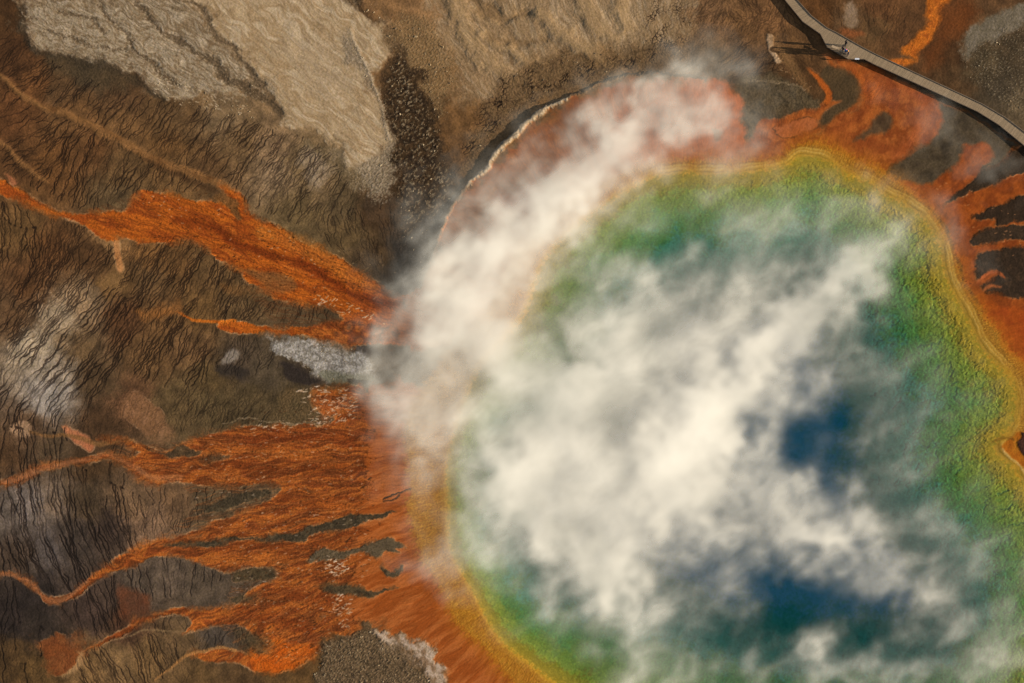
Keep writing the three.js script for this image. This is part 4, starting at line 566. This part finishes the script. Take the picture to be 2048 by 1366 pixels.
// ------------------------------------------------------------------ boardwalk
const DECK = 0.43;
{ const walk = new THREE.Group(); walk.name = 'boardwalk'; tag(walk, 'raised grey wooden boardwalk with kerbs and a wider viewing bay', 'boardwalk'); scene.add(walk);
  const E = [[1500,-120,1478,-112],[1560,-46,1540,-38],[1595,0,1573,4],[1623,31,1605,43],[1655,56,1640.6,68],[1672,64,1654,94],[1722,92.5,1696,118],[1738,101,1728.5,118.6],[1760,112,1748,128.6],[1965,207.7,1954.5,223],[2010,234,1997,249.4],[2048,262.6,2036,281],[2190,380,2176,397]];
  const up = E.map((e) => at(e[0], e[1], DECK)), low = E.map((e) => at(e[2], e[3], DECK)), r = rng(71);
  const wood = (a, n) => { const w = 64, h = 256, d = new Uint8Array(w * h * 4); for (let j = 0; j < h; j++) for (let k = 0; k < w; k++) { const v = 1 + 0.1 * n2(k / 3, j / 60) + 0.06 * n2b(k / 1.5, j / 20), c = base(a[0] * v, a[1] * v, a[2] * v), i = (j * w + k) * 4; d[i] = toS(c.r); d[i + 1] = toS(c.g); d[i + 2] = toS(c.b); d[i + 3] = 255; } const t = new THREE.DataTexture(d, w, h, THREE.RGBAFormat); t.colorSpace = THREE.SRGBColorSpace; t.wrapS = t.wrapT = THREE.RepeatWrapping; t.magFilter = THREE.LinearFilter; t.needsUpdate = true; const m = new THREE.MeshStandardMaterial({ map: t, roughness: 0.9 }); m.name = n; return m; };
  const planksMat = [wood([136,112,84], 'weathered plank'), wood([128,106,80], 'weathered plank'), wood([142,118,90], 'weathered plank')], beamMat = wood([112,92,72], 'weathered beam');
  const block = (q, top, thick) => {   // a board from its four top corners
    const g = new THREE.BufferGeometry(), v = [], uv = [], id = [], t = q.map((p) => [p.x, top, p.z]), b = q.map((p) => [p.x, top - thick, p.z]);
    const face = (a, bb, c, d) => { const n = v.length / 3; v.push(...a, ...bb, ...c, ...d); const l = Math.hypot(bb[0] - a[0], bb[2] - a[2]), w = Math.hypot(d[0] - a[0], d[2] - a[2], d[1] - a[1]); uv.push(0, 0, 0, l / 2, w / 0.5, l / 2, w / 0.5, 0); id.push(n, n + 1, n + 2, n, n + 2, n + 3); };
    face(t[0], t[1], t[2], t[3]); for (let k = 0; k < 4; k++) face(t[k], b[k], b[(k + 1) % 4], t[(k + 1) % 4]);
    g.setAttribute('position', new THREE.Float32BufferAttribute(v, 3)); g.setAttribute('uv', new THREE.Float32BufferAttribute(uv, 2)); g.setIndex(id); g.computeVertexNormals(); return g;
  };
  const sets = [[], [], []];
  for (let s = 0; s + 1 < E.length; s++) {
    const len = Math.max(up[s].distanceTo(up[s + 1]), low[s].distanceTo(low[s + 1])), n = Math.max(1, Math.round(len / 0.19));
    for (let k = 0; k < n; k++) { const a = (k + 0.02) / n, b = (k + 0.97) / n, P = (t, l) => new THREE.Vector3().lerpVectors(l[s], l[s + 1], t), o = (r() - 0.5) * 0.006; sets[r() * 3 | 0].push(block([P(a, up), P(a, low), P(b, low), P(b, up)], DECK + o, 0.045)); }
  }
  sets.forEach((l, k) => { const o = new THREE.Mesh(mergeGeometries(l), planksMat[k]); o.name = numbered('deck_planks'); o.userData.kind = 'stuff'; walk.add(o); });
  const side = (line, inward, wide, top, thick, name) => { for (let s = 0; s + 1 < line.length; s++) { const o1 = line[s].clone().lerp(inward[s], wide / line[s].distanceTo(inward[s])), o2 = line[s + 1].clone().lerp(inward[s + 1], wide / line[s + 1].distanceTo(inward[s + 1])); const m = new THREE.Mesh(block([line[s], o1, o2, line[s + 1]], top, thick), beamMat); m.name = numbered(name); walk.add(m); } };
  side(up, low, 0.1, DECK + 0.085, 0.08, 'kerb_board'); side(low, up, 0.09, DECK + 0.035, 0.03, 'kerb_board');
  const inset = (l, m, w) => l.map((p, k) => p.clone().lerp(m[k], w / p.distanceTo(m[k])));
  side(inset(up, low, 0.04), low, 0.06, DECK - 0.05, 0.2, 'edge_beam'); side(inset(low, up, 0.03), up, 0.06, DECK - 0.05, 0.2, 'edge_beam');
  for (const [l, m] of [[up, low], [low, up]]) for (let s = 0; s + 1 < l.length; s++) { const n = Math.max(1, Math.round(l[s].distanceTo(l[s + 1]) / 2.4)); for (let k = 0; k < n; k++) { const p = l[s].clone().lerp(l[s + 1], (k + 0.5) / n), q = m[s].clone().lerp(m[s + 1], (k + 0.5) / n); p.lerp(q, 0.2 / p.distanceTo(q)); const h = DECK - 0.06 + 0.3, o = new THREE.Mesh(new THREE.BoxGeometry(0.1, h, 0.1), beamMat); o.position.set(p.x, DECK - 0.06 - h / 2, p.z); o.name = numbered('post'); walk.add(o); } }
}

// ------------------------------------------------------------------ benches, sign
const timber = new THREE.MeshStandardMaterial({ color: base(178, 150, 118), roughness: 0.85 }); timber.name = 'pale bench wood';
const steel = new THREE.MeshStandardMaterial({ color: base(70, 66, 64), roughness: 0.5, metalness: 0.6 }); steel.name = 'dark steel';
function bench([ax, ay], [bx, by], label) {
  const a = at(ax, ay, DECK), b = at(bx, by, DECK), L = a.distanceTo(b), o = new THREE.Group(); o.name = numbered('wooden_bench'); o.position.copy(a).add(b).multiplyScalar(0.5); o.position.y = DECK + 0.004; o.rotation.y = Math.atan2(-(b.z - a.z), b.x - a.x); scene.add(o);
  const part = (n, x, y, z, w, h, d, m) => { const p = new THREE.Mesh(new THREE.BoxGeometry(w, h, d), m); p.position.set(x, y, z); p.name = n; o.add(p); };
  for (let k = 0; k < 3; k++) part('seat_slat', 0, 0.43, -0.13 + k * 0.13, L, 0.035, 0.115, timber);
  for (const s of [-1, 1]) { part('leg', s * (L / 2 - 0.15), 0.205, -0.14, 0.05, 0.41, 0.05, steel); part('leg', s * (L / 2 - 0.15), 0.205, 0.14, 0.05, 0.41, 0.05, steel); part('crossbar', s * (L / 2 - 0.15), 0.395, 0, 0.045, 0.03, 0.36, steel); }
  tag(o, label, 'bench', 'benches on the viewing bay');
}
bench([1663,94.5], [1676,100], 'low pale wooden bench at the narrow end of the viewing bay');
bench([1678.5,102.5], [1690,107.5], 'low pale wooden bench beside the legs of the visitors');
{ const o = new THREE.Group(); o.name = 'information_sign'; const p = at(1713, 120.5, DECK); o.position.set(p.x, heightAt(1713, 121), p.z); scene.add(o); tag(o, 'small white slanted information panel at the boardwalk edge', 'sign');
  const white = new THREE.MeshStandardMaterial({ color: base(205, 205, 210), roughness: 0.5 }); white.name = 'white panel';
  const pane = new THREE.Mesh(new THREE.BoxGeometry(0.78, 0.03, 0.24), white); pane.position.set(0, 1.02, 0.05); pane.rotation.set(0.6, 0, 0); pane.name = 'panel'; o.add(pane);
  const fr = new THREE.Mesh(new THREE.BoxGeometry(0.82, 0.025, 0.28), steel); fr.position.set(0, 0.994, 0.035); fr.rotation.copy(pane.rotation); fr.name = 'panel_frame'; o.add(fr);
  for (const s of [-1, 1]) { const leg = new THREE.Mesh(new THREE.CylinderGeometry(0.025, 0.025, 1.3, 8), steel); leg.position.set(s * 0.3, 0.345, 0.02); leg.name = 'post'; o.add(leg); }
}

// ------------------------------------------------------------------ visitors
function solid(bones, res, [cx, cy, cz], half, k) {   // the surface round tapered bones, joined smoothly
  const mc = new MarchingCubes(res, new THREE.MeshStandardMaterial(), false, false, 60000), f = mc.field, hs = res / 2; mc.isolation = 0;
  for (let z = 0; z < res; z++) for (let y = 0; y < res; y++) for (let x = 0; x < res; x++) {
    const p = [cx + (x - hs) / hs * half, cy + (y - hs) / hs * half, cz + (z - hs) / hs * half]; let d = 1e3;
    for (const [a, b, ra, rb, sq = 1] of bones) { const e = [0, 1, 2].map((q) => b[q] - a[q]), g = [0, 1, 2].map((q) => p[q] - a[q]), l = e[0] ** 2 + e[1] ** 2 + e[2] ** 2 + 1e-9, t = clamp((e[0] * g[0] + e[1] * g[1] + e[2] * g[2]) / l), dz = (g[2] - e[2] * t) * sq, s = Math.hypot(g[0] - e[0] * t, g[1] - e[1] * t, dz) - mix(ra, rb, t), h = clamp(0.5 + 0.5 * (d - s) / k); d = mix(d, s, h) - k * h * (1 - h); }
    f[z * res * res + y * res + x] = -d;
  }
  mc.update();
  const n = mc.count ?? mc.geometry.drawRange.count, pos = mc.positionArray.slice(0, n * 3), nor = mc.normalArray.slice(0, n * 3), g = new THREE.BufferGeometry();
  for (let i = 0; i < n; i++) { pos[i * 3] = pos[i * 3] * half + cx; pos[i * 3 + 1] = pos[i * 3 + 1] * half + cy; pos[i * 3 + 2] = pos[i * 3 + 2] * half + cz; }
  g.setAttribute('position', new THREE.BufferAttribute(pos, 3)); g.setAttribute('normal', new THREE.BufferAttribute(nor, 3)); return g;
}
const cloth = (r, g, b) => { const m = new THREE.MeshStandardMaterial({ color: base(r, g, b), roughness: 0.9 }); m.name = 'cloth'; return m; };
const skin = new THREE.MeshStandardMaterial({ color: base(214, 164, 136), roughness: 0.6 }); skin.name = 'skin';
function visitor(x, y, { tall = 1.74, face = 0, bend = 0, coat, legs, hat, hair, brim = 0, hold = 0.5, label }) {
  const o = new THREE.Group(), p = at(x, y, DECK); o.name = numbered('person'); o.position.set(p.x, DECK + 0.004, p.z); o.rotation.y = face; scene.add(o); tag(o, label, 'person', 'visitors standing in the viewing bay');
  const k = tall / 1.74, v = (a, b, c) => [a * k, b * k, c * k], B = Math.sin(bend), C = Math.cos(bend), T = (a, b, c) => v(a, 0.92 + (b - 0.92) * C - c * B * 0.4, c + (b - 0.92) * B);   // z is forwards
  const hip = T(0, 0.95, 0), chest = T(0, 1.28, 0.0), neck = T(0, 1.47, 0.01), head = T(0, 1.63, 0.04);
  const legB = [], armB = [], shoes = [], hands = [];
  for (const s of [-1, 1]) {
    const h = T(s * 0.095, 0.92, 0), kn = v(s * 0.1, 0.5, 0.03 + 0.03 * s), an = v(s * 0.105, 0.09, -0.02 + 0.05 * s); legB.push([h, kn, 0.088 * k, 0.06 * k], [kn, an, 0.06 * k, 0.042 * k]);
    shoes.push([v(s * 0.105, 0.045, -0.05 + 0.05 * s), v(s * 0.115, 0.035, 0.15 + 0.05 * s), 0.045 * k, 0.035 * k]);
    const sh = T(s * 0.185, 1.42, 0), el = T(s * 0.25, 1.16, -0.02 + hold * 0.08), wr = T(s * (0.24 - hold * 0.12), 0.98 + hold * 0.22, 0.06 + hold * 0.3); armB.push([sh, el, 0.058 * k, 0.045 * k], [el, wr, 0.045 * k, 0.032 * k]); hands.push([s, el, wr]);
  }
  const torso = [[hip, chest, 0.13 * k, 0.155 * k, 1.35], [chest, neck, 0.14 * k, 0.06 * k, 1.3], [T(-0.15, 1.41, 0), T(0.15, 1.41, 0), 0.065 * k, 0.065 * k]];
  const skull = [[neck, head, 0.052 * k, 0.06 * k], [T(0, 1.6, 0.05), T(0, 1.66, 0.03), 0.075 * k, 0.09 * k], [T(0, 1.605, 0.12), T(0, 1.62, 0.125), 0.018 * k, 0.012 * k], [T(-0.085, 1.615, 0.03), T(-0.088, 1.64, 0.03), 0.014, 0.014], [T(0.085, 1.615, 0.03), T(0.088, 1.64, 0.03), 0.014, 0.014]];
  const palms = hands.map(([, el, wr]) => { const d = wr.map((c, q) => c - el[q]), l = Math.hypot(...d); return [wr, wr.map((c, q) => c + d[q] / l * 0.07 * k), 0.032 * k, 0.036 * k, 1]; });
  const fingers = []; hands.forEach(([s, el, wr]) => { const d = new THREE.Vector3(...wr).sub(new THREE.Vector3(...el)).normalize(), side = new THREE.Vector3(1, 0, 0).addScaledVector(d, -d.x).normalize(); for (let q = 0; q < 5; q++) { const thumb = q === 4, len = thumb ? 0.05 : [0.062, 0.075, 0.07, 0.055][q], a = new THREE.Vector3(...wr).addScaledVector(d, thumb ? 0.03 : 0.09).addScaledVector(side, thumb ? -s * 0.035 : (q - 1.5) * 0.02), dir = d.clone().addScaledVector(side, thumb ? -s * 0.7 : 0).add(new THREE.Vector3(0, -0.35, 0)).normalize(), g = new THREE.CapsuleGeometry(0.0085, len, 3, 6); g.applyQuaternion(new THREE.Quaternion().setFromUnitVectors(new THREE.Vector3(0, 1, 0), dir)); g.translate(...a.addScaledVector(dir, len / 2).toArray()); g.deleteAttribute('uv'); fingers.push(g.index ? g.toNonIndexed() : g); } });
  const mid = [0, 0.86 * k, 0.1], half = 0.98 * k, grow = (l, e) => l.map(([a, b, ra, rb, sq]) => [a, b, ra + e, rb + e, sq]);
  const add = (n, g, m) => { const q = new THREE.Mesh(g, m); q.name = n; o.add(q); return q; };
  add('body', mergeGeometries([solid([...torso, ...legB, ...armB, ...skull, ...palms], 56, mid, half, 0.035), ...fingers]), skin);
  add('jacket', solid([...grow(torso.slice(0, 1), 0.026), [chest, T(0, 1.42, 0), 0.165 * k, 0.12 * k, 1.3], ...grow(torso.slice(2), 0.024), ...grow(armB, 0.022), [hip, T(0, 0.86, 0), 0.16 * k, 0.165 * k, 1.3]], 56, mid, half, 0.03), coat);
  add('trousers', solid(grow(legB, 0.024), 56, mid, half, 0.02), legs);
  const sole = cloth(40, 34, 30); for (const s of shoes) add('shoe', solid([s], 24, [s[0][0], 0.04, s[0][2] + 0.1], 0.22, 0.008), sole);
  if (hat) { add('hat', solid([[T(0, 1.68, 0.035), T(0, 1.71, 0.03), 0.1 * k, 0.088 * k], [T(-0.05, 1.69, 0.09 + brim), T(0.05, 1.69, 0.09 + brim), 0.022 + brim * 0.1, 0.022 + brim * 0.1]], 60, T(0, 1.65, 0), 0.4, 0.02), hat); }
  if (hair) add('hair', solid([[T(0, 1.66, 0.01), T(0, 1.69, 0.02), 0.1 * k, 0.092 * k], [T(0, 1.64, -0.03), T(0, 1.54, -0.05), 0.085 * k, 0.06 * k]], 60, T(0, 1.62, 0), 0.4, 0.03), hair);
}
visitor(1684.5, 103, { face: -0.9, coat: cloth(58, 46, 52), legs: cloth(66, 52, 50), hair: cloth(60, 44, 34), hold: 0.7, label: 'person in dark brown jacket facing the low benches, bare headed' });
visitor(1690.5, 106.5, { tall: 1.58, face: -0.5, bend: 0.15, coat: cloth(60, 140, 205), legs: cloth(52, 44, 48), hat: cloth(226, 62, 52), hold: 0.6, label: 'person in bright blue jacket and red hat' });
visitor(1695.5, 111, { tall: 1.78, face: -1.2, bend: 0.25, coat: cloth(50, 42, 54), legs: cloth(64, 56, 66), hat: cloth(240, 160, 60), brim: 0.03, hold: 0.9, label: 'person in dark jacket and orange hat leaning forward' });
visitor(1690, 92, { tall: 1.8, face: 2.4, coat: cloth(40, 32, 36), legs: cloth(36, 30, 34), hat: cloth(36, 30, 36), hold: 0.2, label: 'person all in black with a black hood, back to the group' });
say('visitors');
// ------------------------------------------------------------------ steam: a low bank of vapour, built as veils one above another that thin and thicken in all three dimensions
{ const VX0 = 640, VY0 = 30, VX1 = 2218, VY1 = 1486, VW = 1052, VH = 970, LAYERS = 3;
  // where the vapour stands thick: [x, y, half length, half width, turn in degrees, share of the view it takes]
  const BANKS = [[1400,880,170,130,35,0.9],[1330,990,170,110,10,0.72],[1490,750,180,80,42,0.75],[1640,610,150,60,40,0.62],[1745,525,80,48,35,0.4],[1090,900,145,115,20,0.74],[1040,1010,110,90,0,0.72],[1200,1120,110,100,0,0.78],[1215,1185,55,50,0,0.5],[1620,1060,115,66,5,0.78],[1690,1080,60,40,0,0.3],[1800,1165,110,56,-22,0.55],[1540,985,80,40,0,0.4],[1180,770,170,95,20,0.66],[1000,700,130,110,30,0.68],[890,650,85,145,-15,0.72],[985,510,130,110,40,0.78],[1115,405,140,92,42,0.76],[1240,300,130,70,38,0.62],[1335,210,115,64,32,0.44],[1400,130,60,60,0,0.08],[815,800,60,95,10,0.42],[775,740,36,70,0,0.25],[880,860,64,70,0,0.36],[1330,570,180,80,25,0.36],[1250,650,120,70,20,0.42],[1420,650,130,70,30,0.42],[1500,430,150,60,0,0.15],[1650,450,130,50,20,0.2],[1760,765,85,48,25,0.34],[1740,850,64,36,0,0.45],[1840,820,55,45,0,0.15],[1700,690,100,46,40,0.3],[1290,1285,90,66,10,0.45],[1360,1345,80,46,0,0.3],[1640,1290,34,60,-10,0.4],[1560,1330,60,36,0,0.22],[1480,1185,64,50,0,0.3],[1750,1345,110,30,0,0.25],[1960,1325,80,36,10,0.3],[2000,1265,36,56,-20,0.22],[1920,1235,60,36,0,0.2],[1890,1050,60,36,0,0.15],[1950,300,120,36,-28,0.08],[1835,200,80,40,-28,0.05],[1450,300,80,80,0,0.2],[1400,235,90,60,0,0.25],[865,1130,55,30,0,0.18],[950,1090,70,80,0,0.25],[1880,470,110,50,-40,0.06],[1960,1130,90,50,0,0.12],[1800,930,60,50,0,0.15]];
  const CLEAR = [[1670,855,95,60,20,0.95],[1590,890,60,46,0,0.8],[1570,1195,100,62,0,0.9],[1770,660,80,62,30,0.85],[1830,560,40,40,0,0.5],[1450,1290,90,50,0,0.5],[1730,780,80,70,40,0.55],[1640,1225,130,50,0,0.7],[1860,700,60,90,0,0.5],[1150,1330,90,50,0,0.5],[1110,590,40,50,0,0.6],[1150,705,46,24,-40,0.5],[1400,470,120,40,0,0.6],[1700,930,60,40,0,0.5],[1560,1255,70,40,0,0.5],[1500,930,30,60,0,0.2],[1720,1250,60,60,0,0.5],[1340,490,60,50,0,0.4]];
  const bell = (l, x, y) => { let s = 1; for (const [bx, by, a, b, t, k] of l) { const c = Math.cos(t * Math.PI / 180), n = Math.sin(t * Math.PI / 180), dx = x - bx, dy = y - by, u = (dx * c - dy * n) / a, v = (dx * n + dy * c) / b, q = u * u + v * v; if (q < 7) s *= 1 - k * Math.exp(-q * 0.9); } return s; };   // what is left clear
  const thick = new Float32Array(VW * VH), curl = new Float32Array(VW * VH);
  for (let j = 0, i = 0; j < VH; j++) for (let k = 0; k < VW; k++, i++) {
    const x = mix(VX0, VX1, (k + 0.5) / VW), y = mix(VY0, VY1, (j + 0.5) / VH), wx = 30 * n2(x / 110, y / 110) + 13 * n2b(x / 42, y / 42), wy = 30 * n2(x / 110 + 50, y / 110) + 13 * n2b(x / 42, y / 42 + 50);
    const pool = sst(30, -120, rimF.get(x, y)); thick[i] = Math.min(3, -Math.log(bell(BANKS, x + wx, y + wy) * (1 - 0.07 * pool))) * bell(CLEAR, x + wx * 0.7, y + wy * 0.7);
    const d = thick[i]; if (d < 0.004) continue;
    const u = (x * 0.77 - y * 0.64), v = (x * 0.64 + y * 0.77), q = n2(u / 190, v / 120), wu = u + 14 * q, wv = v + 8 * n2b(u / 90, v / 90);   // drawn out along the wind
    curl[i] = (0.62 * n2(wu / 130, wv / 92 + 4) + 0.27 * n2b(wu / 58, wv / 42) + 0.12 * n2(wu / 26, wv / 17) + 0.05 * n2b(u / 11, v / 8)) * mix(1, 0.22, sst(0.3, 1.6, d));
    thick[i] = d * mix(0.7, 1.0, sst(0.7, 2.0, d)) * Math.exp(0.35 * q - 0.06);
  }
  const cloud = new THREE.Group(); cloud.name = 'steam_cloud'; tag(cloud, 'drifting white steam billowing over the hot pool', 'steam', undefined, 'stuff'); scene.add(cloud);
  for (let l = 0; l < LAYERS; l++) {
    const t = l / (LAYERS - 1), h = 0.4 + 0.8 * t, share = [0.16, 0.26, 0.58][l], z = l * 1.7, data = new Uint8Array(VW * VH * 2);
    for (let j = 0, i = 0; j < VH; j++) for (let k = 0; k < VW; k++, i++) {
      const d = thick[i]; if (d < 0.004) continue;
      const x = mix(VX0, VX1, (k + 0.5) / VW), y = mix(VY0, VY1, (j + 0.5) / VH), f = 0.5 * n3(x / 150, y / 150, z) + mix(1.2, 0.85, t) * curl[i];
      const e = Math.min(1, Math.min(x - VX0, VX1 - x, y - VY0, VY1 - y) / 40), a = 1 - Math.exp(-d * share * Math.exp(f - 0.1));
      data[i * 2 + 1] = data[i * 2] = 255 * clamp(a * e);
    }
    const tex = new THREE.DataTexture(data, VW, VH, THREE.RGFormat); tex.magFilter = tex.minFilter = THREE.LinearFilter; tex.needsUpdate = true;
    const m = new THREE.MeshPhysicalMaterial({ color: new THREE.Color().setRGB(0.83, 0.83, 0.83), roughness: 1, specularIntensity: 0, alphaMap: tex, transparent: true, depthWrite: false, side: THREE.DoubleSide }); m.name = 'steam';
    const QX = 150, QY = 138, pos = [], uv = [], id = [];
    for (let j = 0; j <= QY; j++) for (let k = 0; k <= QX; k++) { const x = mix(VX0, VX1, k / QX), y = mix(VY0, VY1, j / QY), hh = h + 0.05 * n3(x / 220, y / 220, l * 0.3), p = at(x, y, h); pos.push(p.x, hh, p.z); uv.push(k / QX, j / QY); }
    const any = (k, j) => { for (let b = Math.floor(j / QY * VH); b <= Math.min(VH - 1, (j + 1) / QY * VH); b += 2) for (let c = Math.floor(k / QX * VW); c <= Math.min(VW - 1, (k + 1) / QX * VW); c += 2) if (data[(b * VW + c) * 2]) return true; return false; };
    for (let j = 0; j < QY; j++) for (let k = 0; k < QX; k++) { if (!any(k, j)) continue; const a = j * (QX + 1) + k, b = a + QX + 1; id.push(a, b, a + 1, a + 1, b, b + 1); }
    const g = new THREE.BufferGeometry(); g.setAttribute('position', new THREE.Float32BufferAttribute(pos, 3)); g.setAttribute('uv', new THREE.Float32BufferAttribute(uv, 2)); g.setIndex(id); g.computeVertexNormals();
    const o = new THREE.Mesh(g, m); o.name = numbered('steam_veil'); cloud.add(o);
  }
  say('steam');
}
shade(scene);
renderer.render(scene, camera);
